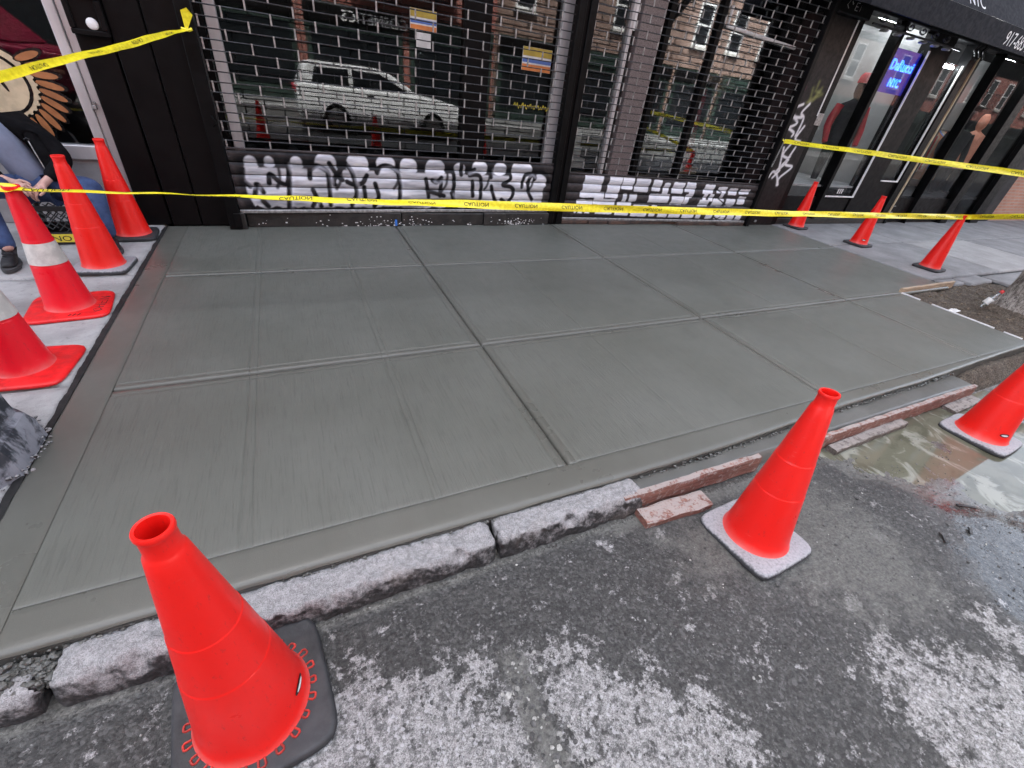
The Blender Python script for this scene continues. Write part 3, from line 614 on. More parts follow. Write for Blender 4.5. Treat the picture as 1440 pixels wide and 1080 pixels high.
PY=[[(0.186,2.019),(0.191,1.913),(0.359,1.886),(0.104,1.763)],[(0.3,1.956),(0.215,1.806)],[(0.109,1.937),(0.154,1.778)],[(-0.222,2.079),(-0.211,2.04)]]
PP=[[(-0.076,1.992),(-0.052,1.91),(-0.159,1.921)]]
def cover(d, wd, soft=.006): return np.clip((wd-d)/soft+.5, 0, 1)
def layer(c, a, rgb):
    """paint over: c is (...,4) colour with cover in alpha"""
    a = a[..., None]; out = c.copy(); out[..., :3] = c[..., :3]*(1-a)+np.array(rgb)*a; out[..., 3:] = c[..., 3:]+(1-c[..., 3:])*a; return out
def spl(q, n=6):
    """rounded line through the points"""
    if len(q) < 3: return q
    p = [q[0]]+list(q)+[q[-1]]; out = []
    for i in range(1, len(p)-2):
        for t in np.linspace(0, 1, n, endpoint=False):
            out.append(tuple(.5*(2*p[i][k]+(p[i+1][k]-p[i-1][k])*t+(2*p[i-1][k]-5*p[i][k]+4*p[i+1][k]-p[i+2][k])*t*t+(3*p[i][k]-p[i-1][k]-3*p[i+1][k]+p[i+2][k])*t**3) for k in (0, 1)))
    return out+[q[-1]]
def paint_left(S, Zz):
    c = np.zeros(S.shape+(4,)); wob = fbm(S, Zz, 9, 3, 61)*.012
    c = layer(c, cover(sdpoly(S, Zz, [(.06, .1), (.05, .70), (3.42, .74), (3.46, .1)])+wob*3, 0, .03)*.9, (.016, .015, .017))
    fill = np.zeros(S.shape)
    for (cx, cz, rx, rz) in BUB:
        e = (np.hypot((S-cx)/rx, (Zz-cz)/rz)-1)*min(rx, rz); fill = np.maximum(fill, cover(e+wob, -.006, .012))
        pass
    fill = np.maximum(fill, cover(np.maximum(np.maximum(.10-S, S-3.46), Zz-.575)+wob, 0, .015))
    fill = fill*cover(.205+fbm(S, S*0, 12, 3, 62)*.05-Zz, .0, .012)
    tone = (.80+fbm(S*.5, Zz*4.0, 5, 4, 63)*1.6)[..., None]
    rgb = np.clip(np.array([.68, .69, .73])*tone, .06, .85)
    a = fill[..., None]; c[..., :3] = c[..., :3]*(1-a)+rgb*a; c[..., 3:] = np.maximum(c[..., 3:], a)
    for (cx, cz, rx, rz) in BUB:
        arc = [(cx+rx*math.cos(t), cz+rz*math.sin(t)) for t in np.linspace(R(-12), R(192), 22)]
        c = layer(c, cover(dline(S, Zz, arc)+wob*.4, .027, .012), (.010, .010, .012))
    for (cx, cz, rx, rz) in BUB[1::2]:
        c = layer(c, cover(dline(S, Zz, spl([(cx+rx, cz), (cx+rx*1.05, cz-.14), (cx+rx*.8-.02, cz-.24)]))+wob*.6, .016, .014)*.9, (.012, .012, .014))
    for q in ST: c = layer(c, cover(dline(S, Zz, spl(q))+wob*.4, .024, .010), (.010, .010, .012))
    for q in ST[::3]: c = layer(c, cover(dline(S-.03, Zz+.012, q)+wob, .012, .03)*.35, (.72, .74, .82))
    return c
def paint_right(S, Zz):
    c = np.zeros(S.shape+(4,)); wob = fbm(S, Zz, 14, 3, 71)*.016
    for (cx, cz, rx, rz) in RC:
        dx = np.abs(S-cx+.10*(cz-Zz))-rx+.02; dz = np.abs(Zz-cz)-abs(rz)+.02
        e = .005+np.hypot(np.maximum(dx, 0), np.maximum(dz, 0))+np.minimum(np.maximum(dx, dz), 0)-.02
        tone = .62+.25*float(vnoise(np.array(cx*3.3), np.array(cz*9.1), 7))
        c = layer(c, cover(e+wob, .004, .010), (tone*.96, tone*.98, tone*1.04))
    for q in RST: c = layer(c, cover(dline(S, Zz, q)+wob*.3, .010, .008), (.012, .012, .013))
    return c
def paint_pil(S, Zz):
    c = np.zeros(S.shape+(4,)); S = S-.17
    for q in PY: c = layer(c, cover(dline(S, Zz, q), .030, .05)*.55, (.36, .38, .12))
    for q in PP: c = layer(c, cover(dline(S, Zz, q), .02, .04)*.5, (.3, .03, .12))
    for q in PS:
        q = spl(q); c = layer(c, cover(dline(S, Zz, q), .034, .05)*.4, (.5, .48, .5)); c = layer(c, cover(dline(S, Zz, q), .019, .014), (.74, .74, .76))
    return c
def shutter(a, b, z0, z1, ztop, label, paint, grime):
    a = Vector((*a, 0)); b = Vector((*b, 0)); d = b-a; L = d.length
    t = thing('rolling_shutter', label, 'shutter', a, (0, 0, math.atan2(d.y, d.x)))
    n = 5; h = (z1-z0)/n
    for i in range(n):
        s_ = lin(0, L, .009); ph = np.linspace(0, 1, 15); S, P = np.meshgrid(s_, ph)
        zz = z0+i*h+.002+P*(h-.004); yy = -.017*np.sin(np.clip(P*1.06-.03, 0, 1)*math.pi)**.7-.004+.004*(P < .02)+fbm(S, zz, 3, 3, 81+i)*.006
        o = grid_obj('slat', S, yy, zz, M['slatpaint'], t, attr={'paint': paint(S, zz).astype(float)})
        MB().box((.002, .002, z0+i*h-.004), (L-.002, .012, z0+i*h+.006)).build('hinge_strip', M['blackmetal'], o, local=True)
    MB().box((0, -.022, z0-.035), (L, .018, z0-.002), .006).build('bottom_bar', M['link'], t, local=True)
    MB().box((0, -.016, z1+.001), (L, .010, z1+.020), .004).build('top_rail', M['slatsteel'], t, local=True)
    pitch = .0735; k = int((ztop-z1)/pitch); nl = 0; lk = None; more = MB(); rng = random.Random(int(L*1000))
    for i in range(k):
        z = z1+.03+pitch*(i+.6); w_ = [(.003*math.sin(j*1.7+i)) for j in range(9)]
        MB().tube([(L*j/8, w_[j]*.6, z+w_[j]*.8) for j in range(9)], .0056, 6).build('grille_rod', M['rod'], t, smooth=60, local=True)
        x = .02+(.1775 if i % 2 else 0)
        while x < L-.01:
            xx = x+rng.uniform(-.004, .004)
            if nl < 290:
                if lk is None: lk = MB().box((-.0065, -.007, -pitch+.001), (.0065, .004, .006)).build('grille_link', M['link'], t, local=True); o = lk
                else: o = lk.copy(); col.objects.link(o)
                o.location = (xx, 0, z); nl += 1
            else: more.box((xx-.0065, -.007, z-pitch+.001), (xx+.0065, .004, z+.006))
            x += .355
    if more.v: tag(more.build('grille_links', M['link'], t, local=True), kind='stuff')
    MB().box((0, -.10, ztop+.02), (L, .22, ztop+.42), .01).build('roller_housing', M['blackmetal'], t, local=True)
    return t
shutter((-.50, 5.152), (3.06, 5.30), .185, .715, 2.95, 'open-link rolling shutter with silver-blue bubble graffiti between two black uprights', paint_left, 0)
shutter((3.30, 5.30), (6.72, 5.107), .082, .625, 2.95, 'open-link rolling shutter with white block-letter graffiti beside the tagged pier', paint_right, 1)

# uprights between the shutters
t = thing('shutter_upright', 'black double steel upright standing between the two graffiti shutters', 'upright', (3.18, 5.29, 0))
MB().box((3.065, 5.245, 0.004), (3.155, 5.36, 3.4), .006).build('guide_rail', M['blackmetal'], t)
MB().box((3.205, 5.245, 0.004), (3.292, 5.36, 3.4), .006).build('guide_rail', M['blackmetal'], t)
MB().box((3.14, 5.275, 0.004), (3.22, 5.37, 3.4)).build('web', M['blackpaint'], t)
for z in (.78, 1.9): MB().tube([(3.13, 5.25, z), (3.13, 5.235, z)], .012, 8).build('bolt', M['blackmetal'], t)
t = thing('guide_rail', 'black guide rail on the timber pilaster at the bubble graffiti shutter', 'rail', (-.55, 5.14, 0))
MB().box((-.615, 5.095, .003), (-.505, 5.24, 3.4), .006).build('channel', M['blackmetal'], t)
MB().box((-.56, 5.082, .03), (-.50, 5.097, .16), .003).build('foot_plate', M['blackpaint'], t)
MB().tube([(-.54, 5.09, .98), (-.53, 5.06, .96), (-.52, 5.06, .92), (-.54, 5.08, .90)], .007, 6).build('hasp', M['blackmetal'], t)
t = thing('guide_rail', 'black guide rail on the tagged pier with a padlock chain hanging on it', 'rail', (6.76, 5.09, 0))
MB().box((6.725, 5.04, .003), (6.80, 5.18, 3.4), .006).build('channel', M['blackmetal'], t)
for i in range(9):
    zc = 1.26-i*.042; a_ = (i % 2)*math.pi/2
    pts = [(6.80+.010*math.cos(q)*math.cos(a_)-.012*i*.5, 5.03+.010*math.cos(q)*math.sin(a_), zc+.022*math.sin(q)) for q in np.linspace(0, 6.28, 11)[:-1]]
    MB().tube(pts, .0042, 5, closed=True).build('chain_link', M['link'], t, smooth=60)

# plinths under the shutters
t = thing('plinth', 'grimy black plinth under the bubble graffiti shutter', 'plinth', (1.3, 5.2, 0))
for x0, x1, y0, zt in ((-.60, -.46, 5.11, .16), (-.46, 1.10, 5.19, .145), (1.103, 2.12, 5.205, .14), (2.123, 2.42, 5.185, .15), (2.423, 3.062, 5.215, .148)):
    MB().box((x0, y0, .001), (x1-.004, 5.6, zt), .006).build('plinth_block', M['plinth'], t)
MB().box((1.02, 5.178, .006), (1.045, 5.188, .075), .002).build('tape_scrap', M['bluetape'], t)
t = thing('plinth', 'rusty brown plinth under the white block-letter shutter', 'plinth', (5., 5.2, 0))
for x0, x1 in ((3.295, 3.72), (3.724, 4.05), (4.054, 5.3), (5.304, 6.1), (6.104, 6.72)):
    yb = 5.24-.19*(x0-3.3)/3.4
    MB().box((x0, yb, .001), (x1-.003, 5.6, .046), .005).build('plinth_block', M['rustplinth'], t)
# paint flecks on the plinth
mb = MB(); rnd = random.Random(12)
for i in range(170):
    x = rnd.choice((rnd.uniform(-.4, 3), rnd.gauss(.95, .25), rnd.gauss(2.6, .15))); s_ = abs(rnd.gauss(.004, .004))+.002
    y = 5.19 if x < 1.1 else 5.205 if x < 2.12 else 5.185 if x < 2.42 else 5.215
    z = max(.004, rnd.gauss(.03, .03))
    if -.44 < x < 3.0 and z < .13: mb.box((x, y-.0035, z), (x+s_*1.6, y+.002, z+s_))
tag(mb.build('paint_flecks', M['whitepaint']), 'white paint flecks spattered over the black plinth', 'flecks', kind='stuff')

# shop windows behind the shutters
def win(label, x0, x1, z0, z1, y, posts, par_loc):
    t = thing('shop_window', label, 'window', par_loc)
    MB().box((x0, y, z0), (x1, y+.008, z1)).build('pane', M['glass'], t)
    for (a, b, mt, dy) in posts: MB().box((a, y-.05, z0-.1), (b, y+.06, z1), .004).build('mullion', M[mt], t)
    MB().box((x0, y-.06, .14), (x1, y+.07, z0+.02), .004).build('sill', M['blackmetal'], t)
    MB().box((x0, y-.05, z1), (x1, y+.06, z1+.12), .004).build('head_rail', M['blackmetal'], t)
    return t
YW = 5.50
t1 = win('dark shop window with two striped stickers behind the bubble graffiti shutter', -.6, 3.12, .60, 2.9, YW, [(-.6, -.47, 'blackmetal', 0), (-.45, -.36, 'alu', 0), (1.86, 2.16, 'blackmetal', 0), (3.0, 3.16, 'alu', 0)], (1.3, YW, 0))
def flagsticker(x0, z1, w_, h_):
    bands = [('ochre', .38), ('whitepaint', .08), ('bluepaint', .2), ('whitepaint', .06), ('orangepaint', .28)]; z = z1
    st = MB().box((x0, YW-.004, z1-h_), (x0+w_, YW-.0015, z1)).build('striped_sticker', M['whitepaint'], t1)
    for mt, f_ in bands:
        MB().box((x0+.003, YW-.007, z-f_*h_+.001), (x0+w_-.003, YW-.0045, z-.001)).build('stripe', M[mt], st); z -= f_*h_
flagsticker(1.31, 2.0, .27, .17); flagsticker(2.57, 1.86, .37, .215)
MB().box((1.37, YW-.004, 1.70), (1.52, YW-.0015, 1.82)).build('notice', M['paper'], t1)
pts = []
for i in range(46): pts.append((2.52+.0105*i, YW-.006, 1.30+.022*math.sin(i*1.9)+.012*math.sin(i*.7)))
MB().tube(pts, .0045, 4).build('yellow_script', M['yellowpaint'], t1)
t2 = win('tall shop window with a pink granite pier behind the block-letter shutter', 3.3, 6.95, .60, 2.9, YW, [(3.3, 3.36, 'blackmetal', 0), (3.90, 3.945, 'alu', 0), (4.44, 4.52, 'blackmetal', 0), (5.26, 5.34, 'blackmetal', 0), (6.90, 6.95, 'alu', 0)], (5.1, YW, 0))
MB().box((4.02, YW-.08, .5), (4.36, YW+.12, 2.95), .006).build('granite_pier', M['granite'], t2)
MB().tube([(5.42, YW-.03, 2.62), (5.42, YW-.03, 2.42), (6.92, YW-.03, 2.36)], .022, 8).build('conduit', M['trim'], t2)
MB().box((3.945, YW-.03, 2.18), (3.99, YW+.02, 2.9)).build('mullion', M['trim'], t2)
# things in the window: garment on a stand, fur hats, boxes
def lathe_thing(name, label, cat, loc, prof, mt, n=20, sx=1, sy=1, group=None):
    t = thing(name, label, cat, loc)
    return t
t = thing('red_dress', 'long crimson dress on a stand behind the block-letter shutter', 'dress', (5.72, 5.85, .62))
mb = MB().lathe([(.02, 1.16), (.05, 1.14), (.085, 1.05), (.075, .85), (.09, .7), (.13, .4), (.17, .1), (.175, .06)], 18); mb.v = [(x*1., y*.6, z) for x, y, z in mb.v]
mb.build('dress_body', M['crimson'], t, smooth=80, local=True); MB().tube([(0, 0, 0), (0, 0, .12)], .02, 8).build('stand', M['link'], t, local=True); MB().lathe([(.0, .012), (.14, .012), (.14, 0), (0, 0)], 20).build('stand_foot', M['link'], t, local=True)
for i, (x, z, lab) in enumerate(((5.78, 1.95, 'cream fur hat on a tall stand above the crimson dress'), (6.14, 1.86, 'cream fur hat on a tall stand by the window frame'))):
    t = thing('fur_hat', lab, 'hat', (x, 5.95, .62)); mb = MB(); rr = random.Random(i)
    for q in range(60): rock(mb, (rr.gauss(0, .06), rr.gauss(0, .05), z-.62+rr.gauss(0, .07)), .045, rr, 1)
    mb.build('fur', M['cream'], t, local=True); MB().tube([(0, 0, 0), (0, 0, z-.62)], .014, 6).build('stand', M['link'], t, local=True)
for i, (x, z, w_, h_, mt, lab) in enumerate(((3.45, .63, .36, .12, 'paper', 'wide white carton lowest in the pile behind the upright'), (3.43, .76, .30, .13, 'paper', 'white carton in the middle of the pile behind the upright'), (3.46, .90, .24, .2, 'paper', 'small white carton on top of the pile behind the upright'), (5.50, .63, .5, .1, 'tan', 'flat tan box at the foot of the crimson dress'))):
    t = thing('carton', lab, 'box', (x, 5.75, z)); MB().box((0, 0, 0), (w_, .3, h_), .004).build('box_body', M[mt], t, local=True); MB().box((-.004, -.004, h_-.03), (w_+.004, .304, h_+.004), .003).build('lid', M[mt], t, local=True)
t = thing('display_shelf', 'low dark display shelf along the inside of the shop windows', 'shelf', (3., 5.8, 0))
MB().box((-.55, 5.62, .585), (3.1, 6.3, .617)).build('board', M['room'], t); MB().box((3.32, 5.62, .585), (6.9, 6.3, .617)).build('board', M['room'], t)
for x in (-.5, 1.2, 3.05, 3.36, 5.1, 6.84): MB().box((x, 5.66, .155), (x+.04, 6.26, .584)).build('leg', M['room'], t)

# ---------------------------------------------------------------- left: timber pilaster and aluminium shop window
t = thing('timber_pilaster', 'black painted timber pilaster between the silver frame and the bubble graffiti shutter', 'pilaster', (-.98, 5.25, 0))
for a, b, y in ((-1.335, -1.11, 5.27), (-1.098, -.86, 5.245), (-.858, -.62, 5.245)):
    MB().box((a, y, .003), (b-.004, 5.6, 3.3), .007).build('plank', M['blackpaint'], t)
bx = thing('doorbell_box', 'black square box with a white disc on the timber pilaster', 'fixture', (-1.2, 5.24, 1.55))
MB().box((-1.33, 5.215, 1.44), (-1.10, 5.268, 1.70), .01).build('back_plate', M['blackpaint'], bx)
for a, b in (((-1.33, 1.66), (-1.10, 1.70)), ((-1.33, 1.44), (-1.10, 1.475)), ((-1.33, 1.476), (-1.295, 1.659)), ((-1.14, 1.476), (-1.10, 1.659))):
    MB().box((a[0], 5.195, a[1]), (b[0], 5.216, b[1]), .005).build('rim', M['blackpaint'], bx)
mb = MB().lathe([(0, .014), (.028, .012), (.036, .006), (.038, 0)], 24); mb.v = [(-1.19+x*1., 5.212-z, 1.515+y) for x, y, z in mb.v]; mb.build('white_disc', M['whitepaint'], bx, smooth=60)
t = thing('shop_window', 'aluminium framed shop window with a feathered decal behind the seated person', 'window', (-2.5, 5.36, 0))
YL = 5.36
MB().box((-1.475, YL-.05, .003), (-1.405, YL+.1, 3.2), .006).build('frame_post', M['alu'], t)
MB().box((-1.403, YL-.035, .003), (-1.340, YL+.1, 3.2), .006).build('frame_post', M['alu'], t)
MB().box((-4.2, YL-.045, .545), (-1.478, YL+.08, .655), .006).build('sill_rail', M['alu'], t)
MB().box((-4.2, YL-.01, .003), (-1.478, YL+.06, .545), .004).build('kick_panel', M['kick'], t)
MB().box((-4.2, YL+.02, .656), (-1.478, YL+.028, 3.0)).build('pane', M['glass'], t)
MB().box((-4.2, YL-.045, 3.0), (-1.478, YL+.08, 3.2), .006).build('head_rail', M['alu'], t)
MB().tube([(-1.385, YL-.038, .98), (-1.385, YL-.06, .98)], .012, 10).build('lock_barrel', M['link'], t)
MB().box((-1.405, YL-.062, .935), (-1.375, YL-.036, .965), .004).build('lock_tab', M['link'], t)
dm = MB()                                               # the decal: a tan oval with a dark outline and feathers round it
def blob(cx, cz, rx, rz, y, n=28, tilt=0): return [(cx+rx*math.cos(q)*math.cos(tilt)-rz*math.sin(q)*math.sin(tilt), y, cz+rx*math.cos(q)*math.sin(tilt)+rz*math.sin(q)*math.cos(tilt)) for q in np.linspace(0, 2*math.pi, n+1)[:-1]]
def sheet(name, pts, mt, par): return MB().add(pts+[(x, y+.001, z) for x, y, z in pts], [tuple(range(len(pts)))]+[(i, (i+1) % len(pts), len(pts)+(i+1) % len(pts), len(pts)+i) for i in range(len(pts))]).build(name, M[mt], par)
yq = YL+.017
sheet('decal_outline', blob(-1.97, 1.06, .268, .262, yq), 'blacklacquer', t); sheet('decal_rim', blob(-1.97, 1.06, .252, .246, yq-.0015), 'tan', t)
sheet('decal_outline', blob(-1.985, 1.055, .222, .218, yq-.003), 'blacklacquer', t); sheet('decal_face', blob(-1.99, 1.055, .205, .2, yq-.0045), 'tan', t)
for (cx, cz, rx, rz, tl) in ((-1.93, 1.07, .012, .07, .3), (-2.05, 1.12, .02, .09, .1)): sheet('decal_mark', blob(cx, cz, rx, rz, yq-.006, 12, tl), 'blacklacquer', t)
for i, an in enumerate(np.linspace(38, -78, 11)):
    a_ = R(an); cx, cz = -1.97+.335*math.cos(a_), 1.06+.33*math.sin(a_)
    sheet('decal_feather', blob(cx, cz, .105, .036, yq-.0015, 14, a_-.28), 'blacklacquer', t); sheet('decal_feather', blob(cx-.008*math.cos(a_), cz-.006, .085, .024, yq-.003, 14, a_-.28), 'rust', t)
# ---------------------------------------------------------------- right: tagged pier and clothes shop
t = thing('tagged_pier', 'dark brown pier with white spray tags between the shutter and the clothes shop', 'pier', (7.13, 5.14, 0))
S, Zz = np.meshgrid(lin(0, .66, .009), lin(0.004, 2.74, .009))
grid_obj('pier_face', S+6.80, S*0+5.132, Zz, M['pilpaint'], t, attr={'paint': paint_pil(S, Zz).astype(float)}, off=WL[t.name])
MB().box((6.802, 5.133, .003), (7.458, 5.6, 2.74)).build('pier_core', M['jamb'], t)
MB().box((7.0, 5.118, .05), (7.05, 5.131, .085), .003).build('plate', M['link'], t)
lt = thing('lintel_box', 'black lintel box with a scrawled word above the tagged pier', 'lintel', (7.1, 5.1, 2.75))
MB().box((6.80, 5.03, 2.745), (7.50, 5.55, 3.05), .01).build('box', M['blackmetal'], lt)
for q in ([(.02, .05), (0, .02), (.03, 0)], [(.05, .05), (.07, .03), (.09, .05), (.07, .0)], [(.16, .05), (.12, .05), (.12, .0), (.16, .0)], [(.12, .025), (.15, .025)], [(.19, 0), (.19, .05), (.23, 0), (.23, .05)]):
    MB().tube([(6.92+x*1.5, 5.026, 2.80+z*1.5) for x, z in q], .004, 4).build('scrawl', M['link'], lt)
cs = thing('clothes_shop', 'black glossy clothes shop front with white-edged panes under the navy awning', 'shop front', (10., 5.2, 0))
YC = 5.20
def post(x0, x1, z0=.003, z1=3.1, y=YC, mt='blackmetal', nm='post'): return MB().box((x0, y-.05, z0), (x1, y+.12, z1), .005).build(nm, M[mt], cs)
post(7.465, 7.60); MB().box((7.415, YC-.075, 1.62), (7.438, YC-.05, 3.05)).build('edge_trim', M['trim'], cs)
MB().box((7.438, YC-.075, 1.50), (7.58, YC-.052, 1.66), .004).build('sign_plate', M['link'], cs)
MB().box((7.6, YC+.02, .10), (8.5, YC+.07, .46), .004).build('stall_riser', M['blackpaint'], cs)
MB().box((7.6, YC+.03, .46), (8.54, YC+.038, 2.68)).build('pane', M['clearglass'], cs)
post(8.54, 8.62, .10, 2.9); MB().box((7.6, YC-.03, .003), (11.05, YC+.13, .10), .004).build('step', M['plinth'], cs)
MB().box((8.625, YC+.0, .10), (9.46, YC+.05, .45), .004).build('stall_riser', M['blackpaint'], cs)
MB().box((8.625, YC+.01, .50), (9.46, YC+.018, 2.66)).build('pane', M['clearglass'], cs)
MB().box((8.625, YC-.045, .475), (9.485, YC-.02, .497)).build('edge_trim', M['trim'], cs); MB().box((9.463, YC-.045, .4975), (9.485, YC-.02, 2.66)).build('edge_trim', M['trim'], cs)
post(9.487, 10.10, .10, 2.9, YC+.03, 'blackpaint', 'panel'); MB().box((10.105, YC+.01, .80), (10.64, YC+.018, 2.60)).build('pane', M['clearglass'], cs)
MB().box((10.105, YC+.0, .10), (10.70, YC+.06, .765), .004).build('stall_riser', M['blackpaint'], cs)
MB().box((10.105, YC-.035, .775), (10.665, YC-.01, .797)).build('edge_trim', M['trim'], cs); MB().box((10.643, YC-.035, .7975), (10.665, YC-.01, 2.60)).build('edge_trim', M['trim'], cs)
post(10.70, 10.90, .10, 3.0); MB().box((10.93, YC-.06, .12), (10.955, YC-.035, 2.75)).build('bronze_trim', M['tan'], cs); post(10.96, 11.05, .003, 3.0)
MB().box((11.05, YC+.03, .03), (11.75, YC+.07, .50), .004).build('stall_riser', M['blackpaint'], cs); MB().box((11.05, YC+.04, .50), (13.2, YC+.048, 2.9)).build('pane', M['clearglass'], cs)
MB().box((11.78, YC+.03, .03), (13.2, YC+.07, .50), .004).build('stall_riser', M['blackpaint'], cs); post(11.755, 11.785, .003, 2.9); post(13.2, 13.5); post(14.6, 15.)
MB().box((13.5, YC+.04, .003), (14.6, YC+.05, 2.9)).build('pane', M['clearglass'], cs)
for z in (.50, .62, .74): MB().box((10.95, YC-.062, z-.4), (11.04, YC-.051, z-.385)).build('louvre', M['link'], cs)
MB().box((7.6, YC-.02, 2.9), (15., YC+.2, 3.2), .01).build('fascia', M['blackmetal'], cs)
MB().box((7.55, 6.7, .0), (15., 6.75, 3.1)).build('display_wall', M['roomlight'], cs)
MB().box((7.62, 5.26, .62), (9.79, 6.6, .65)).build('display_floor', M['roomlight'], cs); MB().box((11.1, 5.3, .49), (15., 6.6, .515)).build('display_floor', M['room'], cs)
MB().box((9.8, 5.34, .5), (9.86, 6.7, 3.)).build('partition', M['roomlight'], cs); MB().box((10.92, 5.4, .0), (10.98, 6.7, 3.)).build('partition', M['room'], cs)
MB().tube([(10.22, 5.3, 2.57), (10.62, 5.3, 2.57)], .022, 8).build('tube_light', M['tubelight'], cs)
for x in (7.9, 9.0, 11.5, 13.2): MB().tube([(x, 5.9, 3.05), (x+.7, 5.9, 3.05)], .02, 8).build('tube_light', M['tubelight'], cs)
for i in range(3): MB().box((9.0+.06*i, YC-.0, .53), (9.02+.06*i, YC+.006, .61)).build('scratch', M['trim'], cs)
# neon sign
ns = thing('neon_sign', 'blue neon shop name glowing in the clothes shop window', 'neon sign', (9.0, 5.24, 2.3))
for body, size, x, z in (('DaRucci', .185, 8.80, 2.36), ('NYC', .15, 8.95, 2.15)):
    me = text_mesh(body, size); mb = MB(); o = bpy.data.objects.new('lettering', me)
    bm = bmesh.new(); bm.from_mesh(me)
    loops = [e for e in bm.edges if len(e.link_faces) == 1]
    for e in loops:
        p, q = e.verts[0].co, e.verts[1].co; mb.tube([(x+p.x, 5.245, z+p.y), (x+q.x, 5.245, z+q.y)], .005, 4, False)
    bm.free(); bpy.data.objects.remove(o); mb.build('neon_tube', M['neon'], ns)
MB().box((8.74, 5.258, 2.06), (9.66, 5.262, 2.62)).build('glow_panel', M['neonglow'], ns)  # added panel that carries the blue glow round the letters
# mannequins
def mannequin(label, loc, rz, mats, cap=True, arm=0.):
    t = thing('mannequin', label, 'mannequin', loc, (0, 0, rz))
    def ell(mb, prof, sx, sy, c=(0, 0)): 
        k_ = len(mb.v); mb.lathe(prof, 20); mb.v[k_:] = [(c[0]+x*sx, c[1]+y*sy, z) for x, y, z in mb.v[k_:]]; return mb
    ell(MB(), [(0, 1.60), (.05, 1.60), (.085, 1.54), (.1, 1.44), (.09, 1.36), (.055, 1.29), (.05, 1.22)], .85, 1.05).build('head', M[mats[3]], t, smooth=80, local=True)
    ell(MB(), [(.04, 1.30), (.09, 1.26), (.2, 1.20), (.225, 1.1), (.21, .9), (.2, .7), (.215, .55), (.19, .53)], 1.05, .62).build('jacket', M[mats[0]], t, smooth=80, local=True)
    for s_ in (-1, 1):
        MB().tube([(s_*.21, 0, 1.18), (s_*.27, .0, .98), (s_*.29, -.03, .85), (s_*(.27-arm*.2), -.12-arm*.1, .62)], [.075, .065, .06, .045], 10).build('sleeve', M[mats[1]], t, smooth=80, local=True)
        MB().tube([(s_*.09, 0, .58), (s_*.1, 0, .3), (s_*.1, 0, .02)], [.095, .075, .055], 10).build('trouser_leg', M[mats[2]], t, smooth=80, local=True)
    if cap:
        ell(MB(), [(0, 1.66), (.06, 1.655), (.10, 1.61), (.112, 1.53), (.112, 1.51)], .9, 1.05).build('cap', M['crimson'], t, smooth=80, local=True)
        MB().box((-.07, -.22, 1.505), (.07, -.09, 1.52), .005).build('cap_peak', M['crimson'], t, local=True)
    return t
mannequin('mannequin in a crimson cap and black and red jacket in the shop window', (9.02, 5.66, .66), -.5, ['blackcloth', 'crimson', 'blackcloth', 'blackcloth'])
mannequin('mannequin in a peach top and dark cap behind the last pane', (14.05, 5.85, .52), -.6, ['peach', 'peach', 'blackcloth', 'peach'], False)
mannequin('mannequin in a black outfit next to the peach dressed one', (13.2, 5.75, .52), -.5, ['blackcloth', 'blackcloth', 'blackcloth', 'blackcloth'], False)
# clothes on a rail inside the shop
rl = thing('clothes_rail', 'rail of hanging clothes inside the last pane of the clothes shop', 'clothes rail', (14., 6.3, 0))
MB().tube([(13.0, 6.3, 1.75), (15.0, 6.3, 1.75)], .015, 8).build('rail', M['link'], rl)
for x in (13.0, 15.0): MB().tube([(x, 6.3, .013), (x, 6.3, 1.75)], .015, 8).build('leg', M['link'], rl)
rg = random.Random(5)
for i in range(22):
    x = 13.08+i*.085; mb = MB().lathe([(.02, 1.72), (.06, 1.68), (.19, 1.60), (.2, 1.3), (.21, rg.uniform(.7, 1.0))], 12); mb.v = [(x+a_*.16, 6.3+b_, c_) for a_, b_, c_ in mb.v]
    mb.build('garment', M[rg.choice(('crimson', 'blackcloth', 'peach', 'cream', 'navycloth', 'paper', 'bluepaint', 'rust'))], rl, smooth=80)
# navy awning
aw = thing('awning', 'navy fabric awning with white lettering over the clothes shop', 'awning', (11., 4.9, 2.75))
X0, X1, YA = 6.62, 17., 4.52
MB().quad((X0, YA, 2.76), (X1, YA, 2.76), (X1, YA, 3.03), (X0, YA, 3.03)).build('valance', M['navycloth'], aw)
MB().add([(X0, YA, 3.031), (X1, YA, 3.031), (X1, 5.15, 3.9), (X0, 5.15, 3.9)], [(0, 1, 2, 3)]).build('slope', M['navycloth'], aw)
MB().add([(X0, YA+.002, 2.76), (X0, YA+.002, 3.03), (X0, 5.15, 3.9), (X0, 5.15, 2.9)], [(0, 1, 2, 3)]).build('side_cheek', M['navycloth'], aw)
MB().tube([(X0+.02, YA+.03, 2.775), (X1, YA+.03, 2.775)], .016, 8).build('frame_tube', M['blackmetal'], aw)
for x in (6.66, 8.6, 10.6, 12.6, 14.6): MB().tube([(x, YA+.03, 2.80), (x, 5.16, 2.95)], .016, 8).build('frame_arm', M['blackmetal'], aw)
for body, size, x, z, slope in (('917-683-2', .235, 9.98, 2.805, 0), ('NYC', .26, 8.66, 0, 1), ('g,', .2, 7.52, -.02, 1)):
    me = text_mesh(body, size); off = WL[aw.name]; cs_, sn_ = .587, .81
    for v_ in me.vertices:
        p = v_.co.copy()
        w_ = (x+p.x*.86, YA-.003, z+p.y) if not slope else (x+p.x*.86, YA-.004+(.05+z+p.y)*cs_, 3.035+(.05+z+p.y)*sn_+.002)
        v_.co = Vector(w_)-Vector(off)
    me.materials.append(M['whiteink']); o = bpy.data.objects.new('lettering', me); col.objects.link(o); o.parent = aw
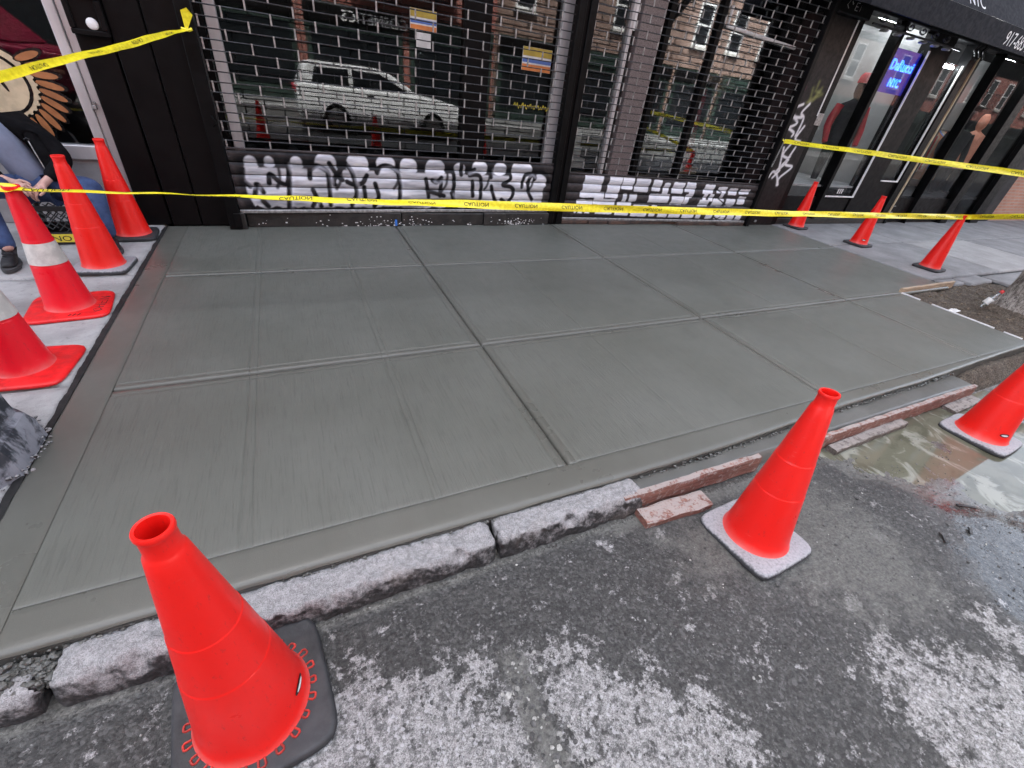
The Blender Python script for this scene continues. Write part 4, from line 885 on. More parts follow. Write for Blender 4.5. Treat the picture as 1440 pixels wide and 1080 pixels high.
# scrolled ironwork under the awning
si = thing('scroll_ironwork', 'row of curled black ironwork under the awning', 'ironwork', (8.3, 4.95, 2.72))
for i in range(6):
    cx = 7.7+i*.34; pts = [(cx+.14*math.cos(q)*(1-.09*q), 4.97, 2.80+.07*math.sin(q)*(1-.09*q)) for q in np.linspace(3.4, 9.6, 18)]
    MB().tube(pts, .011, 6).build('scroll', M['rod'], si, smooth=60)
    MB().lathe([(0, .0), (.05, .006), (.06, .02), (.05, .034), (0, .04)], 12, (cx+.1, 4.97, 2.665)).build('boss', M['link'], si, smooth=60)
MB().tube([(7.5, 4.97, 2.72), (9.9, 4.97, 2.72)], .014, 6).build('rail', M['rod'], si)
for i in range(3):
    pts = [(10.35+i*.14+.05*math.cos(q), 4.97, 2.86-.025*q) for q in np.linspace(0, 8, 16)]; MB().tube(pts, .012, 6).build('scroll', M['rod'], si, smooth=60)
# ---------------------------------------------------------------- buildings
def window(par, x0, x1, z0, z1, y, s, frame='whitepaint'):
    """sash window on a wall facing s*y"""
    f_ = MB()
    for a, b in (((x0, z0), (x0+.08, z1)), ((x1-.08, z0), (x1, z1)), ((x0+.081, z1-.08), (x1-.081, z1)), ((x0+.081, z0), (x1-.081, z0+.08)), ((x0+.081, (z0+z1)/2-.03), (x1-.081, (z0+z1)/2+.03))): f_.box((a[0], y, a[1]), (b[0], y+s*.05, b[1]))
    w_ = f_.build('window', M[frame], par); MB().box((x0+.08, y+s*.004, z0+.08), (x1-.08, y+s*.02, z1-.08)).build('pane', M['carglass'], w_); MB().box((x0-.1, y, z0-.14), (x1+.1, y+s*.13, z0-.003)).build('sill', M['stucco'], w_)
def building(label, x0, x1, y0, y1, zb, zt, mt, s, fl, wn, group=None):
    t = thing('apartment_building', label, 'building', ((x0+x1)/2, y0, 0), group=group); MB().box((x0, y0, zb), (x1, y1, zt)).build('wall', M[mt], t)
    MB().box((x0-.05, y0, zt-.5), (x1+.05, y0+s*.35, zt+.1), .03).build('cornice', M['stucco'], t)
    st = (x1-x0)/wn
    for f_ in range(fl):
        for i in range(wn):
            a = x0+st*(i+.5)-.5; window(t, a, a+1., 4.3+f_*3.1, 6.1+f_*3.1, y0, s)
    return t
building('red brick building above the two graffiti shutters', -8, 7.5, 5.36, 16, 3.38, 13.4, 'brickred', -1, 3, 7)
building('stuccoed building above the clothes shop awning', 7.56, 16, 5.36, 16, 3.42, 12.6, 'stucco', -1, 3, 4)
for x0, x1, h, mt, lab in ((16.04, 27, 12.4, 'brickpeach', 'salmon brick building next to the stuccoed one'), (27.04, 42, 12.9, 'brickpeach', 'long salmon brick building far along the row'), (42.04, 62, 13.6, 'brickbrown', 'brown brick building at the far end of the row'), (-26, -8.04, 13., 'brickbrown', 'brown brick building left of the aluminium shop window')):
    building(lab, x0, x1, 5.36, 16, -.1, h, mt, -1, 3, 6)
rm = MB().box((-8, 5.62, -.1), (16, 10, .012)).build('shop_floor', M['room']); tag(rm, kind='structure')
for nm_, a, b in (('shop_wall_back', (-8, 9.0, .013), (16, 9.1, 3.37)), ('shop_wall_left', (-1.30, 5.62, .013), (-1.22, 8.99, 3.37)), ('shop_wall_middle', (3.14, 5.62, .013), (3.24, 8.99, 3.37)), ('shop_wall_right', (7.42, 5.62, .013), (7.5, 8.99, 3.37)), ('shop_wall_end', (15.1, 5.3, .013), (15.9, 8.99, 3.37)), ('shop_wall_outer', (-8, 5.4, .013), (-4.2, 8.99, 3.37))):
    tag(MB().box(a, b).build(nm_, M['room']), kind='structure')
for x0, x1, h, mt, lab in ((-26, -9.5, 12.5, 'brickbrown', 'brown brick building across the street'), (-9.46, 1.2, 13.2, 'brickred', 'red brick building with a dark shop across the street'), (1.24, 9.4, 12.0, 'brickred', 'red brick building with a cosmetics shop across the street'), (9.44, 20, 13.5, 'brickbrown', 'brown brick building with a row of dark shops across the street'), (20.04, 38, 12.2, 'brickbrown', 'long brown brick building across the street'), (38.04, 62, 13, 'brickred', 'red brick building at the far end across the street')):
    b_ = building(lab, x0, x1, -12.2, -22, -.1, h, mt, 1, 3, max(4, int((x1-x0)/2.4)))
    n_ = max(2, int((x1-x0)/3))
    for i in range(n_):
        w_ = (x1-x0)/n_; a = x0+w_*i+.15
        q = MB().box((a, -12.2, 0), (a+w_-.3, -12.05, 3.3)).build('shop_front', M['darkshop'], b_)
        MB().box((a+.2, -12.05, .5), (a+w_-.5, -12.03, 2.5)).build('pane', M['carglass'], q)
        MB().box((a, -12.05, 2.7), (a+w_-.3, -11.98, 3.2)).build('sign_board', M['darkshop' if i % 2 else 'blackpaint'], q)
    if 'cosmetics' in lab:
        me = text_mesh('COSMETICS', .5)
        for v_ in me.vertices: v_.co = Vector((5.4-v_.co.x, -11.97, 2.78+v_.co.y))-Vector(WL[b_.name])
        me.materials.append(M['whiteink']); o = bpy.data.objects.new('lettering', me); col.objects.link(o); o.parent = b_
    # iron balconies of a fire escape
    if mt == 'brickred':
        xm = (x0+x1)/2
        for f_ in range(3):
            z = 4.1+f_*3.1; fe = MB()
            fe.box((xm-2.2, -12.2, z), (xm+2.2, -11.2, z+.05))
            for q in range(23): fe.box((xm-2.2+q*.2, -11.22, z+.05), (xm-2.18+q*.2, -11.20, z+.95))
            fe.box((xm-2.2, -11.23, z+.95), (xm+2.2, -11.19, z+1.)); fe.build('fire_escape', M['blackmetal'], b_)

# ---------------------------------------------------------------- vehicles on the road behind the photographer
def vehicle(name, label, cat, loc, prof, cabin, wins, mt, Wd, wheels, lights, rot=0.):
    t = thing(name, label, cat, loc, (0, 0, rot))
    bd = MB().prism(prof, 1, -Wd/2, Wd/2).build('body', M[mt], t, local=True); bm = bmesh.new(); bm.from_mesh(bd.data); bmesh.ops.bevel(bm, geom=list(bm.edges), offset=.05, segments=3, affect='EDGES', clamp_overlap=True); bm.to_mesh(bd.data); bm.free(); shade(bd.data, 40)
    cb = MB().prism(cabin, 1, -Wd/2+.07, Wd/2-.07).build('cabin', M[mt], t, local=True); bm = bmesh.new(); bm.from_mesh(cb.data); bmesh.ops.bevel(bm, geom=list(bm.edges), offset=.05, segments=3, affect='EDGES', clamp_overlap=True); bm.to_mesh(cb.data); bm.free(); shade(cb.data, 40)
    for q in wins:
        for s_ in (-1, 1): MB().prism(q, 1, s_*(Wd/2-.075), s_*(Wd/2-.055)).build('window', M['carglass'], t, local=True)
    for x in wheels:
        for s_ in (-1, 1):
            wh = MB().lathe([(.0, -.1), (.2, -.1), (.3, -.1), (.34, -.07), (.34, .07), (.3, .1), (.2, .1), (0, .1)], 28); wh.v = [(x+a, s_*(Wd/2-.1)+c, .34+b) for a, b, c in wh.v]; o = wh.build('wheel', M['tyre'], t, smooth=40, local=True)
            rm_ = MB().lathe([(0, .0), (.07, .01), (.19, .005), (.2, 0)], 24); rm_.v = [(x+a, s_*(Wd/2+.003+c*.5), .34+b) for a, b, c in rm_.v]; rm_.build('rim', M['link'], o, local=True)
    for (x, z, m_) in lights:
        for s_ in (-1, 1): MB().box((x-.05, s_*(Wd/2-.3)-.12, z-.07), (x+.05, s_*(Wd/2-.3)+.12, z+.07), .02).build('light', M[m_], t, local=True)
    for s_ in (-1, 1): MB().box((prof[0][0]+1.6, s_*(Wd/2+.002)-.006, .85), (prof[0][0]+1.78, s_*(Wd/2+.002)+.012, .885)).build('door_handle', M['blackmetal'], t, local=True)
    return t
vehicle('parked_car', 'white sport utility car parked on the road behind the photographer', 'car', (.45, -3.2, -.02),
        [(0, .28), (0, .95), (.1, 1.02), (2.9, 1.0), (3.9, .88), (4.15, .75), (4.2, .3)], [(.06, .98), (.22, 1.38), (.4, 1.45), (1.9, 1.45), (2.2, 1.38), (2.95, .98)], [[(.35, 1.02), (.45, 1.34), (1.2, 1.36), (1.2, 1.02)], [(1.3, 1.02), (1.3, 1.36), (1.95, 1.35), (2.65, 1.02)]], 'vanwhite', 1.85, (.85, 3.3), [(.0, .85, 'crimson'), (4.15, .7, 'whitepaint')])
tr = vehicle('parked_truck', 'maroon pickup truck parked on the road behind the photographer', 'truck', (-9.0, -3.0, -.02),
        [(0, .4), (0, 1.15), (3.2, 1.15), (4.6, 1.12), (5.5, 1.05), (5.7, .9), (5.7, .4)], [(2.3, 1.12), (2.5, 1.7), (2.7, 1.78), (4.0, 1.78), (4.2, 1.7), (4.8, 1.1)], [[(2.6, 1.2), (2.7, 1.65), (3.3, 1.68), (3.3, 1.2)], [(3.4, 1.2), (3.4, 1.68), (4.0, 1.66), (4.5, 1.2)]], 'maroon', 2.0, (1.1, 4.6), [(0, .9, 'crimson'), (5.66, .85, 'whitepaint')])
me = text_mesh('3', .55)
for v_ in me.vertices: v_.co = Vector((3.9-v_.co.x, 1.012, .62+v_.co.y))
me.materials.append(M['yellowpaint']); o = bpy.data.objects.new('lettering', me); col.objects.link(o); o.parent = tr
MB().box((.3, 1.0, .72), (5.4, 1.01, .78)).build('side_stripe', M['peach'], tr, local=True)

# ---------------------------------------------------------------- traffic cones
def cone(label, loc, H, rb, hb, body, basem, tilt=(0, 0), rz=0., one=False, collar=None, tabs=False, logo=None, rt=.034):
    t = thing('traffic_cone', label, 'traffic cone', loc, (tilt[0], tilt[1], 0), 'orange traffic cones round the pour')
    zb = .030 if not one else .022
    rs = lambda f: rb+(rt*1.10-rb)*f
    pf = [(rb+.012, zb-.004), (rb+.006, zb+.004), (rb, zb+.015)]
    for f in (.1, .2, .3, .38, .395, .399): pf.append((rs(f), zb+f*H*.93))
    for f in (.4015, .406, .42, .47, .55, .6, .615, .6185): pf.append((rs(f)-.0013, zb+f*H*.93))
    for f in (.6205, .625, .64, .7, .8, .9, .945): pf.append((rs(f)-.0026, zb+f*H*.93))
    zt = zb+.95*H*.93
    pf += [(rt*1.10, zt+.004), (rt*1.02, zt+.010), (rt*.99, H-.020), (rt*1.02, H-.016), (rt*1.085, H-.011), (rt*1.085, H-.004), (rt*1.03, H), (rt*.86, H-.001), (rt*.82, H-.01), (rt*.85, H-.05), (rb*.5, H*.5), (rb*.85, zb+.02)]
    b = MB().lathe(pf, 56).build('cone_body', M[body], t, smooth=38, local=True, fix=False)
    w_ = hb; n = 64; e_ = 7.
    def outl(sc, z):
        o_ = []
        for q in range(n):
            a = 2*math.pi*q/n; c_, s_ = math.cos(a), math.sin(a); r_ = (abs(c_)**e_+abs(s_)**e_)**(-1/e_)*w_*sc; o_.append((r_*math.cos(a)*math.cos(rz)-r_*math.sin(a)*math.sin(rz), r_*math.cos(a)*math.sin(rz)+r_*math.sin(a)*math.cos(rz), z))
        return o_
    rings = [(.985, .001), (1., .006), (1.004, zb*.5), (.992, zb*.82), (.965, zb), (.93, zb+.001)] if not one else [(.99, .001), (1.005, .006), (1.0, .014), (.97, .019), (.9, .021)]
    mb = MB(); vs_ = []; fs_ = []
    for sc, z in rings: vs_ += outl(sc, z)
    rr = rb+.004
    vs_ += [(rr*math.cos(2*math.pi*q/n+rz), rr*math.sin(2*math.pi*q/n+rz), zb+.003 if not one else zb+.004) for q in range(n)]
    for i in range(len(rings)):
        for q in range(n): fs_.append((i*n+q, i*n+(q+1) % n, (i+1)*n+(q+1) % n, (i+1)*n+q))
    fs_.append(tuple(range(n))[::-1]); mb.add(vs_, fs_); mb.build('base', M[basem], t, smooth=50, local=True)
    if not one:
        for q in range(4):
            a = rz+math.pi/4+q*math.pi/2; MB().lathe([(0, .002), (.02, .002), (.025, -.001)], 10, (math.cos(a)*hb*1.12, math.sin(a)*hb*1.12, zb*.98)).build('base_pad', M[basem], t, local=True)
    if collar:
        f0, f1 = collar; MB().lathe([(rs(f0)-.001, zb+f0*H*.93-.001), (rs(f0)+.0022, zb+f0*H*.93), (rs(f1)-.001, zb+f1*H*.93), (rs(f1)-.006, zb+f1*H*.93+.001)], 48).build('reflective_collar', M['collar'], t, smooth=60, local=True)
    if tabs:
        for q in range(22):
            a = 2*math.pi*q/22; ca, sa = math.cos(a), math.sin(a); P_ = lambda r_, w__: (r_*ca-w__*sa, r_*sa+w__*ca, zb+.003)
            e_ = rb+.023+.005*((q*7) % 5)/4; MB().tube([P_(rb+.006, -.0075), P_(e_-.006, -.0095), P_(e_-.001, -.007), P_(e_, 0), P_(e_-.001, .007), P_(e_-.006, .0095), P_(rb+.006, .0075)], .0034, 6).build('locking_tab', M['tab'], t, smooth=60, local=True)
    if logo is not None:
        f = .10; rr = rs(f)+.002; st = None
        for mt, sc, dr in (('blackink', 1., 0.), ('whiteink', .72, .0012)):
            mb = MB(); pts = []
            for q in np.linspace(0, 2*math.pi, 25)[:-1]:
                u_, v_ = .030*sc*math.cos(q), (.0125*sc if sc == 1 else .006)*math.sin(q)
                zz = zb+f*H*.93+v_; ra = rs((zz-zb)/(H*.93))+.0022+dr; a = logo+u_/rr; pts.append((ra*math.cos(a), ra*math.sin(a), zz))
            mb.add(pts, [tuple(range(len(pts)))]); o = mb.build('sticker' if st is None else 'sticker_print', M[mt], t if st is None else st, local=True); st = st or o
    return t
cone('tall orange cone whose black base is ringed with orange locking tabs', (-.335, .712, -.124), .868, .148, .205, 'cone', 'rubber', (0, 0), .12, tabs=True, logo=-.25, rt=.0325)
cone('tall orange cone on a cement-dusted base beside the red timber block', (1.735, .605, -.126), .815, .138, .190, 'cone', 'dustyrubber', (R(-4.2), R(-1)), .05)
cone('tall orange cone with an oval sticker standing at the puddle', (4.07, .64, -.136), .815, .138, .190, 'cone', 'dustyrubber', (R(-2), 0), .06, logo=-2.1)
cone('orange cone on a black base against the timber pilaster', (-1.345, 4.93, .004), .77, .128, .172, 'cone', 'rubber', (0, 0), .05)
cone('orange cone on a dusty black base beside the milk crate', (-1.385, 4.16, .004), .77, .128, .172, 'cone', 'dustyrubber', (0, 0), -.08)
cl3 = cone('red one-piece cone with a white collar and a scrawl on its base', (-1.40, 3.44, .004), .735, .120, .205, 'conered', 'conebase', (0, 0), .12, True, (.42, .60), rt=.036)
cone('red one-piece cone with a white collar and a plain base by the splashed post', (-1.40, 2.70, .004), .735, .120, .205, 'conered', 'conebase', (0, 0), -.06, True, (.42, .60), rt=.036)
cone('orange cone standing nearest the tagged pier', (7.90, 4.97, .004), .735, .122, .165, 'cone', 'rubber', (0, 0), .1)
cone('orange cone with a small sticker midway between the tagged pier and the tree pit', (8.16, 4.02, .004), .735, .122, .165, 'cone', 'rubber', (0, 0), .0, logo=-2.2)
cone('orange cone holding the tape beside the broken flags of the tree pit', (8.12, 2.96, .004), .74, .122, .165, 'cone', 'rubber', (0, 0), .05)
# marker scrawl on the base of the collared cone
for q in ([(.02, .0), (.0, .03), (.03, .05), (.05, .02), (.02, 0)], [(.06, .0), (.06, .05)], [(.06, .025), (.09, .03)], [(.09, 0), (.09, .055)], [(.15, .0), (.11, .0), (.11, .055), (.15, .055)], [(.11, .027), (.14, .027)], [(.17, 0), (.17, .055), (.21, 0), (.21, .055)]):
    MB().tube([(.178-b*.9, -.13+a*1.1, .0232) for a, b in q], .0020, 4).build('scrawl', M['blackink'], cl3, local=True)
for i in range(3): MB().tube([(.03+.022*i, -.172, .0245), (.04+.022*i, -.15, .0245)], .002, 4).build('scrawl', M['blackink'], cl3, local=True)

# ---------------------------------------------------------------- caution tape
def tape(label, ctrl, wid=.062, step=.02, tstart=.0, flip=True, pitch=.42):
    """ctrl: (x, y, z, roll in degrees); roll 0 stands upright, 90 lies flat"""
    t = thing('caution_tape', label, 'tape', ctrl[0][:3])
    P = np.array(ctrl, float); seg = np.hypot(np.hypot(np.diff(P[:, 0]), np.diff(P[:, 1])), np.diff(P[:, 2])); s = np.concatenate([[0], np.cumsum(seg)]); L = s[-1]
    def at(q):
        c = [np.interp(q, s, P[:, i]) for i in range(4)]; c[2] -= .0
        return Vector(c[:3]), R(c[3])
    def frame(q):
        p, r_ = at(q); a, b = at(max(0, q-.03))[0], at(min(L, q+.03))[0]; d = (b-a).normalized(); up = Vector((0, 0, 1)); sd_ = d.cross(up).normalized(); up = sd_.cross(d).normalized()
        v_ = up*math.cos(r_)+sd_*math.sin(r_); n_ = d.cross(v_).normalized(); return p, v_, n_
    n = int(L/step); vs_ = []; fs_ = []
    for i in range(n+1):
        p, v_, n_ = frame(L*i/n); wv = .004*math.sin(i*.33)+.003*math.sin(i*.131+1)
        for k_ in range(5):
            c_ = (k_-2)/4; vs_.append(p+v_*(c_*wid)+n_*(wv*(1-abs(c_))+.006*math.sin(c_*5+i*.09)))
    for i in range(n):
        for k_ in range(4): fs_.append((i*5+k_, i*5+k_+1, (i+1)*5+k_+1, (i+1)*5+k_))
    MB().add(vs_, fs_).build('ribbon', M['tape'], t, smooth=180)
    me0 = text_mesh('CAUTION', wid*.62, 'LEFT'); base = [(v_.co.x*1.18, v_.co.y-wid*.22) for v_ in me0.vertices]; faces = [tuple(p_.vertices) for p_ in me0.polygons]
    q = tstart
    while q+.34 < L:
        for sd_ in (1, -1):
            vv = []
            for (u_, w_) in base:
                p, v_, n_ = frame(q+u_); i = (q+u_)/L*n; c_ = (-w_ if flip else w_)/wid
                wv = .004*math.sin(i*.33)+.003*math.sin(i*.131+1)
                vv.append(p+v_*(c_*wid)+n_*(wv*(1-abs(c_))+.006*math.sin(c_*5+i*.09)+sd_*.0022))
            MB().add(vv, faces).build('lettering', M['blackink'], t)
        q += pitch
    return t
def sag(a, b, r0, r1, n=14, dip=.0, twist=()):
    out = []
    for i in range(n+1):
        f = i/n; r_ = r0+(r1-r0)*f
        for (f0, wd, amt) in twist: r_ += amt*math.exp(-((f-f0)/wd)**2)
        out.append((a[0]+(b[0]-a[0])*f, a[1]+(b[1]-a[1])*f, a[2]+(b[2]-a[2])*f-dip*4*f*(1-f), r_))
    return out
c_ = sag((-2.7, 3.55, .70), (-1.40, 3.42, .728), -60, -62, 4)+sag((-1.36, 3.41, .728), (8.10, 2.95, .722), -56, -12, 44, .02, [(.04, .18, -44), (.40, .12, 34), (.68, .08, -12)])[0:]+sag((8.16, 2.90, .735), (7.53, 1.84, 1.03), 10, 5, 6)
tape('yellow caution tape strung low across the pour from the collared cone to the tree', c_, tstart=.1)
t = tape('yellow caution tape tied to the guide rail and running left above the seated person', sag((-.565, 5.09, 1.565), (-1.405, 2.0, 1.11), 55, 38, 16, .0, [(.0, .1, 20)]), wid=.040, tstart=.25, pitch=.5)
MB().add([(-.575, 5.085, 1.57), (-.56, 5.08, 1.56), (-.50, 5.07, 1.66), (-.53, 5.06, 1.70), (-.575, 5.07, 1.68)], [(0, 1, 2, 3, 4)]).build('loose_end', M['tape'], t)
MB().tube([(-.60, 5.082, 1.565), (-.55, 5.075, 1.56), (-.53, 5.085, 1.57)], .012, 6).build('knot', M['tape'], t)
t = tape('yellow caution tape running from the chained guide rail towards the tree', sag((6.80, 5.03, 1.255), (7.52, 1.83, 1.335), -35, -4, 16, .0), tstart=.15, flip=True, pitch=.40)
MB().tube([(6.79, 5.03, 1.27), (6.82, 5.015, 1.25), (6.80, 5.02, 1.23)], .012, 6).build('knot', M['tape'], t)
MB().add([(6.78, 5.02, 1.26), (6.72, 5.01, 1.29), (6.71, 5.0, 1.265), (6.77, 5.01, 1.245)], [(0, 1, 2, 3)]).build('loose_end', M['tape'], t)

# ---------------------------------------------------------------- timbers at the kerb
def timber(name, label, a, b, w_, h, mt, seed, yaw=0):
    a = Vector(a); b = Vector(b); d = b-a; L = d.length; t_ = d.normalized(); sd_ = Vector((-t_.y, t_.x, 0)).normalized(); up = t_.cross(sd_)
    mb = MB(); rg = random.Random(seed); n = max(3, int(L/.05)); vs_ = []
    prof = [(-1, -1), (1, -1), (1, .75), (.8, 1), (-.8, 1), (-1, .75)]
    for i in range(n+1):
        f = i/n; p = a+d*f; wv = .002*math.sin(i*1.3+seed)
        for (u_, v_) in prof: vs_.append(p+sd_*(u_*w_/2+rg.gauss(0, .0012)+wv)+up*(v_*h/2+h/2+rg.gauss(0, .0014)))
    k_ = len(prof); fs_ = [(i*k_+q, i*k_+(q+1) % k_, (i+1)*k_+(q+1) % k_, (i+1)*k_+q) for i in range(n) for q in range(k_)]+[tuple(range(k_))[::-1], tuple(n*k_+q for q in range(k_))]
    mb.add(vs_, fs_); return tag(mb.build(name, M[mt]), label, 'timber', 'form timbers along the kerb')
timber('form_board', 'long red form board ending at the pale kerb block', (1.19, .945, -.125), (2.12, .938, -.122), .036, .108, 'redwood', 1)
timber('form_board', 'split brown form board running past the puddle', (2.55, .936, -.13), (4.66, .955, -.128), .034, .10, 'redwood', 2)
timber('timber_block', 'short thick red timber block lying against the form board', (1.262, .868, -.136), (1.665, .852, -.134), .095, .045, 'redwood', 3)
timber('timber_block', 'grey cement-coated timber lying against the split form board', (2.76, .885, -.142), (3.60, .905, -.14), .06, .045, 'greywood', 4)
timber('timber_block', 'grey flat timber scrap half under the stickered cone', (4.20, .885, -.142), (4.66, .90, -.14), .09, .032, 'greywood', 5)
timber('form_board', 'pale raw board stub at the corner of the tree pit', (6.36, 2.425, -.04), (7.62, 2.44, -.03), .03, .085, 'palewood', 6)
rg = random.Random(9)
for i, (x, y, l_, a, lab) in enumerate(((3.06, .34, .10, -.5, 'dark splinter of wood at the edge of the puddle'), (2.86, .20, .05, .6, 'small dark splinter on the asphalt near the puddle'), (2.66, .22, .06, .9, 'thin dark splinter on the asphalt by the dusted cone'))):
    z = roadz(x, y)+.004; timber('wood_splinter', lab, (x, y, z), (x+l_*math.cos(a), y+l_*math.sin(a), z+.002), .012, .006, 'plinth', 20+i)
# ---------------------------------------------------------------- street tree, bottle, scraps
t = thing('street_tree', 'grey-barked street tree standing in the soil pit', 'tree', (7.47, 1.72, 0))
n = 40; ph = np.linspace(0, 2*math.pi, n+1); hz = np.concatenate([lin(-.06, 1.2, .04), lin(1.3, 3.4, .15)])
PH, HZ = np.meshgrid(ph, hz); rr = .175+.12*np.exp(-(HZ+.06)/.14)-.018*np.clip(HZ, 0, 3.4)
rr = rr*(1+.10*np.sin(PH*3+1)*np.exp(-HZ*1.6)+fbm(np.cos(PH)*2+HZ*.2, np.sin(PH)*2+HZ*.7, 3, 4, 91)*.16+fbm(np.cos(PH)*9, np.sin(PH)*9+HZ*5, 2, 3, 92)*.10)
grid_obj('trunk', 7.47+rr*np.cos(PH)+.03*HZ, 1.72+rr*np.sin(PH)-.01*HZ, HZ, M['bark'], t, off=WL[t.name])
rg = random.Random(3); mb = MB(); tips = []
for i in range(7):
    a = i*2.4; p = Vector((7.57, 1.69, 2.9+.08*i)); pts = [p]; dv = Vector((math.cos(a)*.6, math.sin(a)*.6, .9))
    for k_ in range(6): p = p+dv*.42+Vector((rg.gauss(0, .08), rg.gauss(0, .08), rg.gauss(0, .04))); pts.append(p); tips.append(p)
    mb.tube(pts, [.09, .07, .055, .042, .03, .02, .01], 8)
    for k_ in range(2, 7):
        q = pts[k_]; e = q+Vector((rg.gauss(0, .4), rg.gauss(0, .4), rg.uniform(.1, .5))); mb.tube([q, (q+e)/2+Vector((0, 0, .06)), e], [.016, .01, .005], 5); tips += [e, (q+e)/2]
mb.build('branches', M['bark'], t, smooth=60)
mb = MB()
for p in tips:
    for k_ in range(26):
        c = p+Vector((rg.gauss(0, .22), rg.gauss(0, .22), rg.gauss(0, .18))); a = Vector((rg.gauss(0, 1), rg.gauss(0, 1), rg.gauss(0, .5))).normalized()*.05; b = a.cross(Vector((rg.gauss(0, 1), rg.gauss(0, 1), 1))).normalized()*.028
        mb.add([c-a, c+b, c+a, c-b], [(0, 1, 2, 3)])
mb.build('crown', M['leaf'], t, fix=False)
t = thing('plastic_bottle', 'clear plastic bottle with an orange cap leaning at the tree', 'bottle', (6.97, 1.88, .012), (R(14), R(24), 0))
MB().lathe([(.0, .0), (.03, .002), (.033, .012), (.033, .14), (.026, .17), (.013, .195), (.013, .21)], 20).build('bottle_body', M['bottle'], t, smooth=50, local=True)
MB().lathe([(.0335, .05), (.0338, .052), (.0338, .115), (.0335, .117)], 20).build('label_sleeve', M['paper'], t, smooth=50, local=True)
MB().lathe([(.017, .205), (.018, .208), (.018, .235), (.015, .238), (0, .238)], 16).build('cap', M['redcap'], t, smooth=50, local=True)
me = text_mesh('G', .06)
for v_ in me.vertices: a = -1.9+v_.co.x/.034; v_.co = Vector((.0345*math.cos(a), .0345*math.sin(a), .062+v_.co.y))
me.materials.append(M['blackink']); o = bpy.data.objects.new('lettering', me); col.objects.link(o); o.parent = t
def scrap(name, label, cat, x, y, z, s_, mt, seed):
    rg = random.Random(seed); u, v = np.meshgrid(np.linspace(-1, 1, 9), np.linspace(-1, 1, 9)); k_ = 1-.3*fbm(u, v, 2, 2, seed)
    return tag(grid_obj(name, x+u*s_*k_, y+v*s_*.45*k_, z+fbm(u, v, 1.4, 3, seed)*s_*.6, M[mt]), label, cat)
scrap('paper_scrap', 'white paper scrap on the soil beside the edging strip', 'scrap', 6.52, 1.93, -.02, .075, 'paper', 5)
scrap('plastic_bag', 'crumpled pale blue plastic bag against the tree trunk', 'bag', 7.42, 1.38, .10, .2, 'bluepaint', 8)
# ---------------------------------------------------------------- lamp post base at the left edge
t = thing('lamp_post', 'dark lamp post base splashed with white cement beside the collared cones', 'lamp post', (-1.455, 1.965, -.002))
MB().lathe([(.0, .0), (.335, .0), (.335, .015), (.328, .10), (.312, .14), (.295, .15), (.288, .16)], 8, a0=R(22.5)).build('plinth', M['post'], t, smooth=25, local=True)
MB().lathe([(.292, .155), (.288, .2), (.268, .62), (.25, .80), (.19, .90), (.10, .95), (.095, 1.0)], 8, a0=R(22.5)).build('pedestal', M['post'], t, smooth=25, local=True)
MB().lathe([(.085, .98), (.075, 2.5), (.06, 5.5), (.05, 7.), (0, 7.)], 16).build('shaft', M['post'], t, smooth=40, local=True)
MB().tube([(0, 0, 6.9), (.1, -.5, 7.5), (.2, -1.4, 7.8), (.22, -1.8, 7.8)], .035, 8).build('arm', M['post'], t, smooth=60, local=True)
MB().box((.14, -2.3, 7.7), (.3, -1.75, 7.84), .04).build('lamp_head', M['rubber'], t, local=True)
rg = random.Random(14); mb = MB()
for i in range(140): a = rg.uniform(-1.3, 1.6); r_ = rg.uniform(.29, .345); rock(mb, (-1.455+r_*math.cos(a), 1.965+r_*math.sin(a), rg.uniform(.0, .03)), abs(rg.gauss(.004, .003))+.002, rg)
tag(mb.build('cement_crumbs', M['kerb']), 'pale cement crumbs round the foot of the lamp post', 'crumbs', kind='stuff')
# ---------------------------------------------------------------- milk crate and the person sitting on it
t = thing('milk_crate', 'black milk crate with a yellow label under the seated person', 'crate', (-1.80, 4.89, .004))
def lat(name, ax, at_):
    mb = MB(); n = 7
    for s_ in (-1, 1):
        for k_ in range(-n, n+1):
            pts = []
            for f in np.linspace(0, 1, 9):
                a = -.155+.31*f; z = .17+s_*(a)+k_*.05
                if .095 < z < .265: pts.append((a, at_, z) if ax == 'x' else (at_, a, z))
            if len(pts) > 1: mb.tube(pts, .0042, 4)
    return mb.build(name, M['crate'], t, local=True)
for ax, v_ in (('x', -.16), ('x', .16), ('y', -.16), ('y', .16)): lat('lattice_side', ax, v_)
for z0, z1 in ((.262, .30), (.0, .095)):
    for a, b in (((-.168, -.168), (.168, -.152)), ((-.168, .152), (.168, .168)), ((-.168, -.151), (-.152, .151)), ((.152, -.151), (.168, .151))): MB().box((*a, z0), (*b, z1), .003).build('band', M['crate'], t, local=True)
for sx in (-1, 1):
    for sy in (-1, 1): MB().box((sx*.145-.012, sy*.145-.012, .096), (sx*.145+.012, sy*.145+.012, .261), .002).build('corner_post', M['crate'], t, local=True)
MB().box((-.15, -.15, .002), (.15, .15, .012)).build('floor', M['crate'], t, local=True)
MB().box((-.13, -.1705, .02), (.12, -.1685, .085)).build('label', M['yellowpaint'], t, local=True)
me = text_mesh('NO', .06)
for v_ in me.vertices: v_.co = Vector((-.03+v_.co.x*1.3, -.1715, .03+v_.co.y))
me.materials.append(M['blackink']); o = bpy.data.objects.new('lettering', me); col.objects.link(o); o.parent = t

